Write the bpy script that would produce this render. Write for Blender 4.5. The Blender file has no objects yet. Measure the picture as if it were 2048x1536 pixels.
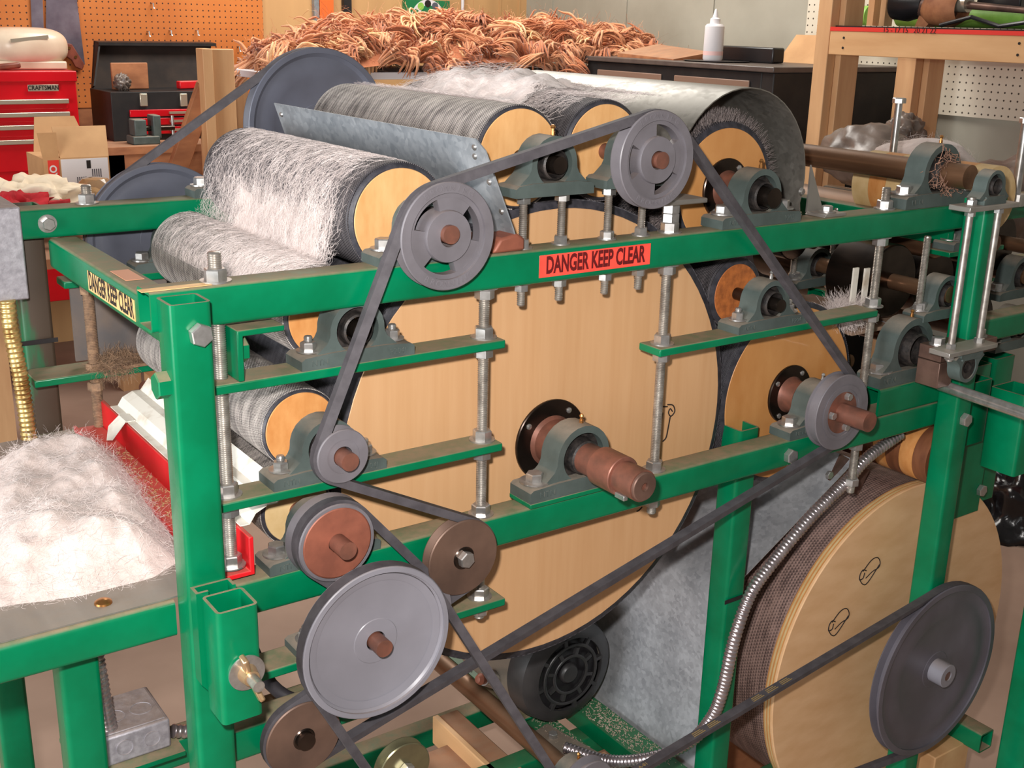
import bpy, bmesh, math, random
from mathutils import Vector, Matrix, noise as mnoise
random.seed(11)
sc = bpy.context.scene
COL = sc.collection
PI = math.pi

# ---------------------------------------------------------------- camera
F = 2306.436
RR = ((0.8208746, -0.5706235, 0.0235297), (-0.1531274, -0.2596001, -0.9534987), (0.5501971, 0.7790998, -0.3004772))
CP = Vector((0.0, -1.0, 1.4))
cam = bpy.data.cameras.new('camera'); cam.sensor_width = 36.0; cam.lens = F / 2048 * 36.0
cam.clip_start = 0.02; cam.clip_end = 60
co = bpy.data.objects.new('camera', cam); COL.objects.link(co)
r_, d_, f_ = (Vector(v) for v in RR)
CAMR, CAMD, CAMF = r_.copy(), d_.copy(), f_.copy()
m = Matrix((r_, -d_, -f_)).transposed().to_4x4(); m.translation = CP
co.matrix_world = m
sc.camera = co

# ---------------------------------------------------------------- world, lights, exposure
w = bpy.data.worlds.new('garage_ambient'); sc.world = w; w.use_nodes = True
w.node_tree.nodes['Background'].inputs[0].default_value = (1.0, 0.93, 0.86, 1)
w.node_tree.nodes['Background'].inputs[1].default_value = 0.15

def area(name, loc, target, size, power, color=(1, 1, 1), sy=None):
    l = bpy.data.lights.new(name, 'AREA'); l.energy = power; l.color = color; l.size = size
    if sy: l.shape = 'RECTANGLE'; l.size_y = sy
    o = bpy.data.objects.new(name, l); COL.objects.link(o); o.location = loc
    o.rotation_euler = (Vector(target) - Vector(loc)).to_track_quat('-Z', 'Y').to_euler()
    return o
# daylight from the open garage door on the left
area('garage_door_daylight', (-2.7, -0.3, 1.25), (0.6, 0.3, 0.95), 2.0, 150, (0.95, 0.98, 1.0), 1.7)
# the camera's own flash, a hand's breadth above and left of the lens
area('camera_flash', CP - r_ * 0.05 - d_ * 0.075 + f_ * 0.02, CP - r_ * 0.05 - d_ * 0.075 + f_ * 2.0 + r_ * 0.10, 0.035, 24.0, (1.0, 0.96, 0.93))
# unseen fill lamp overhead, added to brighten the background
area('background_fill', (2.2, 2.75, 2.8), (2.2, 2.75, 0), 1.6, 78, (1.0, 0.95, 0.88), 1.2)

sc.view_settings.view_transform = 'Standard'; sc.view_settings.look = 'None'
sc.view_settings.exposure = 0.0; sc.view_settings.gamma = 1.0
sc.view_settings.use_curve_mapping = False

# ---------------------------------------------------------------- helpers
def U(px, py, x=None, y=None, z=None):
    a, b = (px - 1024) / F, (py - 768) / F
    d = CAMR * a + CAMD * b + CAMF
    t = (y - CP.y) / d.y if y is not None else ((x - CP.x) / d.x if x is not None else (z - CP.z) / d.z)
    return CP + d * t

def lin(c):
    o = []
    for v in c:
        v /= 255.0
        o.append(v / 12.92 if v <= 0.04045 else ((v + 0.055) / 1.055) ** 2.4)
    return (*o, 1.0)

class MB:
    def __init__(s): s.v = []; s.f = []
    def add(s, vs, fs):
        b = len(s.v); s.v += [tuple(p) for p in vs]; s.f += [tuple(i + b for i in q) for q in fs]; return s
    def box(s, x0, x1, y0, y1, z0, z1):
        return s.add([(x0,y0,z0),(x1,y0,z0),(x1,y1,z0),(x0,y1,z0),(x0,y0,z1),(x1,y0,z1),(x1,y1,z1),(x0,y1,z1)],
                     [(3,2,1,0),(4,5,6,7),(0,1,5,4),(1,2,6,5),(2,3,7,6),(3,0,4,7)])
    def hull8(s, p): # 8 points ordered like box
        return s.add(p, [(3,2,1,0),(4,5,6,7),(0,1,5,4),(1,2,6,5),(2,3,7,6),(3,0,4,7)])
    def bar(s, a, b, w, h, up=(0,0,1)):
        a, b = Vector(a), Vector(b); d = (b - a).normalized(); u = Vector(up); sd = d.cross(u).normalized(); u = sd.cross(d).normalized()
        P = []
        for q in (a, b):
            P.append([q - sd*w/2 - u*h/2, q + sd*w/2 - u*h/2, q + sd*w/2 + u*h/2, q - sd*w/2 + u*h/2])
        return s.add(P[0] + P[1], [(3,2,1,0),(4,5,6,7),(0,1,5,4),(1,2,6,5),(2,3,7,6),(3,0,4,7)])
    def lathe(s, prof, o=(0,0,0), ax=(0,1,0), n=32, a0=0.0):
        o = Vector(o); ax = Vector(ax).normalized()
        e1 = ax.orthogonal().normalized(); e2 = ax.cross(e1)
        if abs(ax.y) > 0.99: e1 = Vector((1,0,0)); e2 = Vector((0,0,1))
        if abs(ax.z) > 0.99: e1 = Vector((1,0,0)); e2 = Vector((0,1,0))
        vs = []; fs = []; rows = []
        for (t, r) in prof:
            if r < 1e-7: rows.append([len(vs)]); vs.append(o + ax*t)
            else:
                rows.append(list(range(len(vs), len(vs)+n)))
                for i in range(n):
                    a = a0 + 2*PI*i/n
                    vs.append(o + ax*t + e1*(r*math.cos(a)) + e2*(r*math.sin(a)))
        for A, B in zip(rows, rows[1:]):
            if len(A) == 1 and len(B) == 1: continue
            for i in range(n):
                j = (i+1) % n
                if len(A) == 1: fs.append((A[0], B[j], B[i]))
                elif len(B) == 1: fs.append((A[i], A[j], B[0]))
                else: fs.append((A[i], A[j], B[j], B[i]))
        return s.add(vs, fs)
    def cyl(s, p0, p1, r, r2=None, n=20, a0=0.0):
        p0, p1 = Vector(p0), Vector(p1); L = (p1-p0).length
        r2 = r if r2 is None else r2
        return s.lathe([(0,0),(0,r),(L,r2),(L,0)], p0, p1-p0, n, a0)
    def prism(s, poly, y0, y1):   # polygon in XZ pushed along Y
        n = len(poly)
        vs = [(x, y0, z) for x, z in poly] + [(x, y1, z) for x, z in poly]
        fs = [tuple(range(n)), tuple(range(2*n-1, n-1, -1))] + [(i, n+i, n+(i+1) % n, (i+1) % n) for i in range(n)]
        return s.add(vs, fs)
    def prismz(s, poly, z0, z1):
        n = len(poly)
        vs = [(x, y, z0) for x, y in poly] + [(x, y, z1) for x, y in poly]
        fs = [tuple(range(n-1, -1, -1)), tuple(range(n, 2*n))] + [(i, (i+1) % n, n+(i+1) % n, n+i) for i in range(n)]
        return s.add(vs, fs)
    def ring(s, outer, inner, y0, y1):  # loops in XZ with the same count
        n = len(outer)
        vs = [(x, y0, z) for x, z in outer] + [(x, y0, z) for x, z in inner] + [(x, y1, z) for x, z in outer] + [(x, y1, z) for x, z in inner]
        fs = []
        for i in range(n):
            j = (i+1) % n
            fs += [(i, j, n+j, n+i), (2*n+j, 2*n+i, 3*n+i, 3*n+j), (j, i, 2*n+i, 2*n+j), (n+i, n+j, 3*n+j, 3*n+i)]
        return s.add(vs, fs)
    def sweep(s, path, section, closed=False, up=None):
        """section: list of (side, normal) ; path: Vectors ; up: constant side axis"""
        n = len(path); k = len(section); vs = []; fs = []
        for i, p in enumerate(path):
            a = path[i-1] if (i > 0 or closed) else p
            b = path[(i+1) % n] if (i < n-1 or closed) else p
            t = (Vector(b) - Vector(a)).normalized()
            sd = Vector(up); nn = t.cross(sd).normalized(); sd = nn.cross(t).normalized()
            for (u, v) in section: vs.append(Vector(p) + sd*u + nn*v)
        for i in range(n if closed else n-1):
            j = (i+1) % n
            for q in range(k):
                w2 = (q+1) % k
                fs.append((i*k+q, i*k+w2, j*k+w2, j*k+q))
        if not closed:
            fs.append(tuple(range(k-1, -1, -1))); fs.append(tuple((n-1)*k+q for q in range(k)))
        return s.add(vs, fs)
    def pipe(s, pts, r, n=10, rfun=None):
        pts = [Vector(p) for p in pts]; N = len(pts); vs = []; fs = []
        t0 = (pts[1]-pts[0]).normalized(); u = t0.orthogonal().normalized()
        for i, p in enumerate(pts):
            t = (pts[min(i+1, N-1)] - pts[max(i-1, 0)]).normalized()
            u = (u - t*u.dot(t)).normalized(); v = t.cross(u)
            rr = rfun(i) if rfun else r
            for q in range(n):
                a = 2*PI*q/n; vs.append(p + u*(rr*math.cos(a)) + v*(rr*math.sin(a)))
        for i in range(N-1):
            for q in range(n):
                fs.append((i*n+q, i*n+(q+1) % n, (i+1)*n+(q+1) % n, (i+1)*n+q))
        fs.append(tuple(range(n-1, -1, -1))); fs.append(tuple((N-1)*n+q for q in range(n)))
        return s.add(vs, fs)
    def sqtube(s, a, b, w=0.038, wall=0.003, rc=0.005, h=None, up=(0,0,1)):
        """hollow square tube between two end centres"""
        a, b = Vector(a), Vector(b); d = (b-a).normalized(); u = Vector(up)
        if abs(d.dot(u)) > 0.9: u = Vector((0,1,0))
        sd = d.cross(u).normalized(); u = sd.cross(d)
        h = h or w
        def loop(W, H, R):
            L = []
            for cx, cy, a0 in ((W/2-R, H/2-R, 0), (-W/2+R, H/2-R, 90), (-W/2+R, -H/2+R, 180), (W/2-R, -H/2+R, 270)):
                for k in range(4):
                    q = math.radians(a0 + 30*k); L.append((cx + R*math.cos(q), cy + R*math.sin(q)))
            return L
        o = loop(w, h, rc); i_ = loop(w-2*wall, h-2*wall, max(rc-wall, .001)); n = len(o)
        P = lambda L, e: [e + sd*x + u*y for x, y in L]
        vs = P(o, a) + P(i_, a) + P(o, b) + P(i_, b); fs = []
        for i in range(n):
            j = (i+1) % n
            fs += [(j, i, n+i, n+j), (2*n+i, 2*n+j, 3*n+j, 3*n+i), (i, j, 2*n+j, 2*n+i), (n+j, n+i, 3*n+i, 3*n+j)]
        return s.add(vs, fs)
    def mesh(s, name, ang=32):
        me = bpy.data.meshes.new(name); me.from_pydata(s.v, [], s.f)
        bm = bmesh.new(); bm.from_mesh(me); bmesh.ops.recalc_face_normals(bm, faces=bm.faces); bm.to_mesh(me); bm.free()
        me.polygons.foreach_set('use_smooth', [True]*len(me.polygons))
        me.set_sharp_from_angle(angle=math.radians(ang))
        return me
    def build(s, name, mat, parent=None, loc=None, bev=0, ang=32):
        o = bpy.data.objects.new(name, s.mesh(name, ang)); COL.objects.link(o)
        if mat: o.data.materials.append(mat)
        if parent: o.parent = parent
        if loc: o.location = loc
        if bev:
            b = o.modifiers.new('bevel', 'BEVEL'); b.width = bev; b.segments = 2; b.limit_method = 'ANGLE'; b.angle_limit = math.radians(40)
            b.harden_normals = False
        return o

def put(name, me, parent=None, loc=(0,0,0), rot=(0,0,0)):
    o = bpy.data.objects.new(name, me); COL.objects.link(o); o.location = loc; o.rotation_euler = rot
    if parent: o.parent = parent
    return o
def tag(o, label=None, cat=None, group=None, kind=None):
    if label: o['label'] = label
    if cat: o['category'] = cat
    if group: o['group'] = group
    if kind: o['kind'] = kind
    return o
def thing(name, label, cat, loc=(0,0,0), group=None, rot=(0,0,0)):
    o = bpy.data.objects.new(name, None); COL.objects.link(o); o.location = loc; o.rotation_euler = rot
    o.empty_display_size = 0.03
    return tag(o, label, cat, group)
def part_label(o, t): o['label'] = t; return o
def parts_of(o, *boxes): pass
_tx = {}
def text_mesh(body, size, ext, mat, sx=1.0, bold=0.0, spacing=1.0):
    k = (body, size, ext, mat.name, sx, bold)
    if k in _tx: return _tx[k]
    c = bpy.data.curves.new('lettering', 'FONT'); c.body = body; c.size = size; c.extrude = ext; c.align_x = 'CENTER'; c.align_y = 'CENTER'; c.offset = bold; c.space_character = spacing; c.resolution_u = 3
    o = bpy.data.objects.new('tmp', c); COL.objects.link(o)
    bpy.context.view_layer.update()
    me = bpy.data.meshes.new_from_object(o.evaluated_get(bpy.context.evaluated_depsgraph_get()))
    bpy.data.objects.remove(o); bpy.data.curves.remove(c)
    for v in me.vertices: v.co.x *= sx
    me.name = 'lettering'; me.materials.clear(); me.materials.append(mat)
    _tx[k] = me
    return me

# ---------------------------------------------------------------- materials
class NT:
    def __init__(s, name):
        s.m = bpy.data.materials.new(name); s.m.use_nodes = True; s.t = s.m.node_tree
        s.b = s.t.nodes['Principled BSDF']
    def n(s, kind, **kw):
        q = s.t.nodes.new(kind)
        for k, v in kw.items():
            if k.startswith('i_'):
                key = k[2:]; q.inputs[int(key) if key.isdigit() else key.replace('_', ' ')].default_value = v
            else: setattr(q, k, v)
        return q
    def l(s, a, b): s.t.links.new(a, b)
    def ramp(s, fac, stops):
        r = s.n('ShaderNodeValToRGB'); e = r.color_ramp.elements
        e[0].position, e[0].color = stops[0][0], stops[0][1]
        e[1].position, e[1].color = stops[-1][0], stops[-1][1]
        for p, c in stops[1:-1]:
            x = e.new(p); x.color = c
        s.l(fac, r.inputs[0]); return r.outputs[0]
    def mix(s, f, a, b, mode='MIX'):
        q = s.n('ShaderNodeMix', data_type='RGBA', blend_type=mode)
        for i, v in ((0, f), (6, a), (7, b)):
            if hasattr(v, 'is_linked'): s.l(v, q.inputs[i])
            else: q.inputs[i].default_value = v
        return q.outputs[2]
    def math(s, op, a, b=None, c=None):
        q = s.n('ShaderNodeMath', operation=op)
        for i, v in enumerate((a, b, c)):
            if v is None: continue
            if hasattr(v, 'is_linked'): s.l(v, q.inputs[i])
            else: q.inputs[i].default_value = v
        return q.outputs[0]
    def coord(s, scale=(1,1,1), rot=(0,0,0)):
        c = s.n('ShaderNodeTexCoord'); mp = s.n('ShaderNodeMapping'); mp.inputs['Scale'].default_value = scale; mp.inputs['Rotation'].default_value = rot
        s.l(c.outputs['Object'], mp.inputs[0]); return mp.outputs[0]
    def noise(s, vec, scale, detail=4, rough=0.55):
        q = s.n('ShaderNodeTexNoise'); q.inputs['Scale'].default_value = scale; q.inputs['Detail'].default_value = detail; q.inputs['Roughness'].default_value = rough
        s.l(vec, q.inputs['Vector']); return q.outputs[0]
    def bump(s, h, strength, dist=0.002):
        q = s.n('ShaderNodeBump'); q.inputs['Strength'].default_value = strength; q.inputs['Distance'].default_value = dist
        s.l(h, q.inputs['Height']); s.l(q.outputs[0], s.b.inputs['Normal'])
    def upness(s, lo=.55, hi=.95):
        g = s.n('ShaderNodeNewGeometry'); sp = s.n('ShaderNodeSeparateXYZ'); s.l(g.outputs['Normal'], sp.inputs[0])
        mr = s.n('ShaderNodeMapRange'); mr.inputs[1].default_value = lo; mr.inputs[2].default_value = hi; mr.clamp = True
        s.l(sp.outputs[2], mr.inputs[0]); return mr.outputs[0]

def M(name, c, c2=None, rough=.5, metal=0., scale=20., stretch=(1,1,1), bump=0., bscale=None, dust=0., dustc=(158,132,108), spec=.5, lo=.35, hi=.65, coat=0., detail=4, rot=(0,0,0), trans=0.):
    t = NT(name); c = lin(c)
    v = t.coord(stretch, rot)
    n = t.noise(v, scale, detail)
    col = t.ramp(n, [(lo, c), (hi, lin(c2))]) if c2 else t.mix(t.math('MULTIPLY', n, .25), c, (c[0]*.7, c[1]*.7, c[2]*.7, 1))
    t.b.inputs['Roughness'].default_value = rough; t.b.inputs['Metallic'].default_value = metal
    t.b.inputs['Specular IOR Level'].default_value = spec; t.b.inputs['Coat Weight'].default_value = coat
    if trans: t.b.inputs['Transmission Weight'].default_value = trans
    if dust:
        n2 = t.noise(t.coord(), 45., 5, .7)
        f = t.math('MULTIPLY', t.math('MULTIPLY', t.upness(), dust), t.ramp(n2, [(.25, (.45,.45,.45,1)), (.6, (1,1,1,1))]))
        col = t.mix(f, col, lin(dustc))
        ro = t.mix(f, (rough,)*3+(1,), (.95,.95,.95,1)); t.l(ro, t.b.inputs['Roughness'])
        me = t.mix(f, (metal,)*3+(1,), (0,0,0,1)); t.l(me, t.b.inputs['Metallic'])
    t.l(col, t.b.inputs['Base Color'])
    if bump: t.bump(t.noise(t.coord(stretch), bscale or scale*3, 5), bump)
    return t.m

MAT = {}
MAT['green'] = M('green_paint', (0,116,76), (0,102,64), rough=.27, scale=14, dust=.85, bump=.05, bscale=30, spec=.35)
MAT['green_base'] = M('green_paint_clean', (0,116,74), (0,100,62), rough=.3, scale=14, dust=.15, spec=.35)
MAT['green_worn'] = M('green_paint_worn', (2,96,58), (70,56,44), rough=.5, scale=30, stretch=(1,1,.22), lo=.40, hi=.54, dust=.75)
MAT['wood'] = M('maple_plywood', (212,168,124), (198,150,104), rough=.45, scale=5.5, stretch=(16,16,.8), bump=.03, bscale=30, coat=.08, lo=.15, hi=.95, detail=6)
MAT['wood_side'] = M('plywood_orange', (204,148,90), (188,128,70), rough=.45, scale=6, stretch=(4,4,2), coat=.1, lo=.3, hi=.7, detail=6)
MAT['wood_small'] = M('birch_end', (222,174,118), (204,150,92), rough=.55, scale=60, stretch=(1,1,.35), lo=.3, hi=.7)
MAT['wood_orange'] = M('birch_end_orange', (212,152,92), (194,128,68), rough=.5, scale=70, stretch=(1,1,.5), lo=.3, hi=.7)
MAT['wood_pale'] = M('plywood_pale', (214,186,138), (196,164,112), rough=.6, scale=40, lo=.3, hi=.7)
MAT['rust_disc'] = M('rusty_fibre_disc', (190,110,52), (150,84,40), rough=.7, scale=90, lo=.35, hi=.65, bump=.2)
MAT['lumber'] = M('pine_lumber', (218,174,126), (202,154,106), rough=.6, scale=4, stretch=(6,1,6), lo=.3, hi=.7, detail=6)
MAT['lumber_v'] = M('pine_lumber_upright', (214,170,124), (196,148,104), rough=.6, scale=4, stretch=(6,6,.8), lo=.3, hi=.7, detail=6)
MAT['walnut'] = M('dark_walnut', (128,80,52), (104,62,40), rough=.5, scale=20, stretch=(1,4,1))
MAT['lumber_dark'] = M('old_lumber', (178,118,78), (140,86,56), rough=.7, scale=5, stretch=(2,5,5), lo=.3, hi=.7, dust=.6)
MAT['grey'] = M('grey_pulley_paint', (112,108,113), (98,94,98), rough=.42, scale=18, dust=.35, dustc=(150,130,120), bump=.05, bscale=80)
MAT['grey_light'] = M('light_grey_pulley_paint', (134,132,140), (122,120,127), rough=.36, scale=9, dust=.3)
MAT['grey_dark'] = M('dark_grey_pulley_paint', (92,88,96), (78,74,80), rough=.42, scale=10)
MAT['blue_grey'] = M('blue_grey_pulley_paint', (96,99,112), (82,84,94), rough=.4, scale=9, dust=.3)
MAT['cast'] = M('green_grey_cast_iron', (80,91,88), (68,78,75), rough=.5, scale=30, dust=.65, dustc=(160,142,124), bump=.12, bscale=120)
MAT['bearing'] = M('greasy_bearing', (34,32,32), (64,58,55), rough=.5, scale=120, metal=.3, bump=.2)
MAT['zinc'] = M('zinc_plated_steel', (206,204,202), (170,168,164), rough=.3, metal=.85, scale=60, dust=.2)
MAT['rod'] = M('zinc_threaded_rod', (196,190,182), (160,152,144), rough=.38, metal=.8, scale=80)
MAT['rod_dusty'] = M('dusty_rod', (158,126,98), (120,96,78), rough=.95, scale=120, bump=.6)
MAT['steel_brown'] = M('browned_steel', (124,96,84), (92,70,62), rough=.4, metal=.5, scale=25, dust=.15)
MAT['steel_copper'] = M('coppery_steel', (138,88,72), (106,72,60), rough=.45, metal=.35, scale=40)
MAT['steel_dark'] = M('dark_polished_steel', (52,44,40), (86,74,66), rough=.25, metal=.9, scale=12)
MAT['brown_pulley'] = M('rust_brown_pulley', (118,92,78), (92,72,62), rough=.5, metal=.35, scale=14)
MAT['red_pulley'] = M('red_rust_pulley', (152,90,70), (126,74,58), rough=.55, metal=.2, scale=30)
MAT['shaft'] = M('brown_round_shaft', (142,106,80), (104,74,54), rough=.30, metal=.65, scale=8, stretch=(3,.4,3), dust=.3)
MAT['rubber'] = M('black_rubber_belt', (80,76,80), (66,62,66), rough=.68, scale=60, bump=.1)
MAT['rubber_dark'] = M('dark_rubber', (44,40,44), rough=.6)
MAT['brass'] = M('brass', (206,150,90), (170,116,66), rough=.3, metal=.9)
MAT['red'] = M('red_paint', (214,26,34), (196,18,28), rough=.4, scale=20, dust=.45, dustc=(190,140,120))
MAT['white_sheet'] = M('white_painted_sheet', (236,230,218), (196,178,156), rough=.4, scale=35, lo=.5, hi=.75)
MAT['alu'] = M('aluminium_sheet', (176,172,166), (158,154,148), rough=.38, metal=.75, scale=4, stretch=(6,1,1), dust=.4)
MAT['black_metal'] = M('black_painted_metal', (34,33,34), (44,41,40), rough=.5, scale=15, spec=.3)
MAT['lid_black'] = M('worn_black_lid', (40,34,32), (56,46,40), rough=.75, scale=10, spec=.2)
MAT['black_cover'] = M('black_drum_edge', (40,40,46), (62,60,66), rough=.5, scale=90, bump=.2)
MAT['concrete_floor'] = M('concrete_floor', (172,144,126), (144,118,102), rough=.85, scale=2.2, lo=.3, hi=.7, detail=8, bump=.1, bscale=30)
MAT['concrete'] = M('concrete_wall', (170,166,152), (148,144,130), rough=.9, scale=2.5, lo=.3, hi=.7, detail=8)
MAT['plywood_wall'] = M('tan_plywood_wall', (206,162,110), (188,146,98), rough=.7, scale=2., stretch=(3,3,.4), lo=.3, hi=.7)
MAT['red_chest'] = M('red_chest_enamel', (206,8,26), (180,4,20), rough=.3, scale=4)
MAT['chrome'] = M('chrome_trim', (206,196,176), rough=.3, metal=.7)
MAT['cardboard'] = M('cardboard', (202,158,112), (188,144,100), rough=.8, scale=10)
MAT['white_label'] = M('white_paper', (226,222,224), rough=.7)
MAT['ink'] = M('black_ink', (30,22,18), rough=.8)
MAT['ink_red'] = M('dark_red_print', (96,10,14), rough=.6)
MAT['sticker'] = M('red_orange_sticker', (250,88,72), (244,78,64), rough=.4, scale=30)
MAT['sticker_tan'] = M('tan_faded_sticker', (232,190,130), (216,170,110), rough=.5, scale=60)
MAT['plastic_black'] = M('black_plastic', (26,24,26), (36,34,36), rough=.35, scale=6)
MAT['motor_black'] = M('black_motor_bell', (40,39,40), (50,48,48), rough=.42, scale=30)
MAT['motor_body'] = M('motor_shell', (150,142,130), (128,118,106), rough=.4, scale=8, metal=.4, dust=.3)
MAT['cream'] = M('cream_plastic', (226,206,182), (206,182,158), rough=.25, scale=6)
MAT['conduit'] = M('flexible_steel_conduit', (206,196,198), (168,156,158), rough=.28, metal=.85, scale=50)
MAT['conduit_gold'] = M('yellow_flexible_conduit', (222,194,128), (150,112,62), rough=.35, metal=.7, scale=60)
MAT['box_grey'] = M('grey_box_metal', (166,162,168), (140,136,142), rough=.5, metal=.3, scale=120, dust=.5, bump=.25, bscale=160)
MAT['mesh'] = M('brown_mesh', (110,86,76), (84,68,64), rough=.75, scale=7, lo=.35, hi=.65)
MAT['cloth_white'] = M('white_cloth', (238,222,198), (224,204,176), rough=.9, scale=6)
MAT['cloth_red'] = M('red_cloth', (190,22,34), (160,14,26), rough=.9, scale=20)
MAT['lime'] = M('lime_green_plastic', (150,206,92), (128,184,74), rough=.5)
MAT['red_board'] = M('red_shelf_edge', (226,52,40), rough=.6)
MAT['olive_pulley'] = M('zinc_olive_pulley', (150,146,112), (122,116,92), rough=.28, metal=.8, scale=20)
MAT['bag'] = M('black_bin_bag', (22,20,22), (30,28,30), rough=.22, scale=5, bump=1.2, bscale=14)
MAT['clear_bag'] = M('cloudy_plastic_bag', (128,112,102), (96,84,76), rough=.35, scale=9, bump=.6, bscale=18)
MAT['sign_green'] = M('green_sign', (24,120,72), rough=.5)
MAT['orange_level'] = M('orange_level', (236,110,48), rough=.5)
MAT['handle_wood'] = M('saw_handle_wood', (140,70,50), (110,52,38), rough=.5, scale=30)
MAT['saw'] = M('saw_steel', (176,170,188), (138,128,146), rough=.3, metal=.8, scale=9)
MAT['dust_heap'] = M('felted_dust', (150,118,92), (120,92,72), rough=1., scale=90, bump=1.)

def mk_wool(name, c, c2, scale=40):
    t = NT(name); v = t.coord()
    col = t.ramp(t.noise(v, scale, 5), [(.3, lin(c)), (.7, lin(c2))])
    t.l(col, t.b.inputs['Base Color']); t.b.inputs['Roughness'].default_value = 1; t.b.inputs['Specular IOR Level'].default_value = .1
    t.b.inputs['Sheen Weight'].default_value = .3
    t.bump(t.noise(v, 90, 6), .5, .004)
    return t.m
def mk_wool_soft(name, c, c2):
    t = NT(name); v = t.coord()
    col = t.ramp(t.noise(v, 60, 5), [(.3, lin(c)), (.7, lin(c2))]); t.l(col, t.b.inputs['Base Color'])
    t.b.inputs['Roughness'].default_value = 1; t.b.inputs['Specular IOR Level'].default_value = .05; t.b.inputs['Sheen Weight'].default_value = .3
    at = t.n('ShaderNodeAttribute', attribute_name='dens')
    nz = t.math('ADD', t.math('MULTIPLY', t.noise(v, 420, 3, .7), .75), t.math('MULTIPLY', t.noise(v, 45, 4), .75))
    a = t.math('ADD', t.math('MULTIPLY', at.outputs['Fac'], 1.75), t.math('SUBTRACT', nz, 1.55))
    mr = t.n('ShaderNodeMapRange'); mr.inputs[1].default_value = -.06; mr.inputs[2].default_value = .14; mr.clamp = True
    t.l(a, mr.inputs[0]); t.l(mr.outputs[0], t.b.inputs['Alpha'])
    t.bump(t.noise(v, 160, 6), .6, .003)
    return t.m
MAT['wool_soft'] = mk_wool_soft('soft_white_wool', (234,220,214), (214,196,189))
MAT['wool'] = mk_wool('white_wool', (218,204,198), (200,182,174))
MAT['wool_fibre'] = mk_wool('white_wool_fibre', (236,222,217), (204,190,185))
MAT['fleece'] = mk_wool('russet_fleece', (220,162,122), (194,128,90), 14)
MAT['fleece_dark'] = mk_wool('dark_russet_fleece', (194,124,86), (158,92,62), 12)
MAT['fleece_light'] = mk_wool('cream_fleece_lock', (236,198,152), (218,160,110), 20)

def mk_galv(name, c=(152,154,158), c2=(186,188,192), metal=.35, rough=.40):
    t = NT(name); v = t.coord()
    vo = t.n('ShaderNodeTexVoronoi'); vo.inputs['Scale'].default_value = 160; t.l(v, vo.inputs['Vector'])
    f = t.mix(.72, vo.outputs['Color'], t.noise(v, 22, 7))
    bw = t.n('ShaderNodeRGBToBW'); t.l(f, bw.inputs[0])
    t.l(t.ramp(bw.outputs[0], [(.3, lin(c)), (.7, lin(c2))]), t.b.inputs['Base Color'])
    t.b.inputs['Metallic'].default_value = metal
    t.l(t.ramp(bw.outputs[0], [(.3, (rough-.1,)*3+(1,)), (.7, (rough+.12,)*3+(1,))]), t.b.inputs['Roughness'])
    return t.m
MAT['galv'] = mk_galv('galvanised_sheet')
MAT['galv_dull'] = mk_galv('dull_galvanised_sheet', (128,134,140), (158,162,166), .35, .5)

MAT['hood'] = mk_galv('hood_galvanised', (134,130,122), (156,152,144), .75, .40)

def mk_cloth(name, dark, light, per=.0026, rows=150, bump=1.0, mixw=.5):
    """card clothing: fine wire points in rows round the roller"""
    t = NT(name); c = t.n('ShaderNodeTexCoord'); sp = t.n('ShaderNodeSeparateXYZ'); t.l(c.outputs['Object'], sp.inputs[0])
    an = t.math('ARCTAN2', sp.outputs[2], sp.outputs[0])
    u = t.math('MULTIPLY', an, rows/(2*PI))
    vv = t.math('ADD', t.math('DIVIDE', sp.outputs[1], per), t.math('MULTIPLY', an, 1/(2*PI)))
    s1 = t.math('SINE', t.math('MULTIPLY', vv, 2*PI))
    s2 = t.math('SINE', t.math('ADD', t.math('MULTIPLY', u, 2*PI), t.math('MULTIPLY', t.math('FLOOR', vv), PI)))
    h = t.math('ADD', t.math('MULTIPLY', s1, .5), t.math('MULTIPLY', s2, .5))
    f = t.math('ADD', t.math('MULTIPLY', h, .42), .5)
    nz = t.noise(t.coord((4, 1, 4)), 12, 4)
    rg = t.noise(t.coord((.15, 1, .15)), 130, 5, .7)
    f2 = t.math('ADD', t.math('ADD', f, t.math('MULTIPLY', t.math('SUBTRACT', nz, .5), .5)), t.math('MULTIPLY', t.math('SUBTRACT', rg, .5), 1.6))
    t.l(t.ramp(f2, [(.15, lin(dark)), (.85, lin(light))]), t.b.inputs['Base Color'])
    t.b.inputs['Roughness'].default_value = .6; t.b.inputs['Metallic'].default_value = .2
    t.bump(f, bump, .0015)
    return t.m
MAT['card'] = mk_cloth('card_clothing', (66,60,60), (214,204,196))
MAT['card_dark'] = mk_cloth('dark_card_clothing', (36,34,38), (104,98,100))
MAT['card_fine'] = mk_cloth('fine_card_clothing', (40,38,44), (96,94,100), .0016, 220)
MAT['mesh_wrap'] = mk_cloth('brown_mesh_wrap', (92,74,70), (176,146,136), .005, 330, .4)

def mk_peg(name, c, c2, axis, hole=(60,34,22)):
    t = NT(name); co_ = t.n('ShaderNodeTexCoord'); sp = t.n('ShaderNodeSeparateXYZ'); t.l(co_.outputs['Object'], sp.inputs[0])
    def fr(o):
        a = t.math('FRACT', t.math('DIVIDE', o, .0254)); a = t.math('SUBTRACT', a, .5); return t.math('MULTIPLY', a, a)
    d = t.math('SQRT', t.math('ADD', fr(sp.outputs[axis]), fr(sp.outputs[2])))
    hm = t.math('LESS_THAN', d, .13)
    base = t.ramp(t.noise(t.coord(), 3., 5), [(.3, lin(c)), (.7, lin(c2))])
    t.l(t.mix(hm, base, lin(hole)), t.b.inputs['Base Color']); t.b.inputs['Roughness'].default_value = .6
    return t.m
MAT['peg_orange'] = mk_peg('orange_pegboard', (206,122,56), (190,106,46), 0)
MAT['peg_white'] = mk_peg('white_pegboard', (222,214,196), (214,204,184), 1, (70,60,50))

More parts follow.
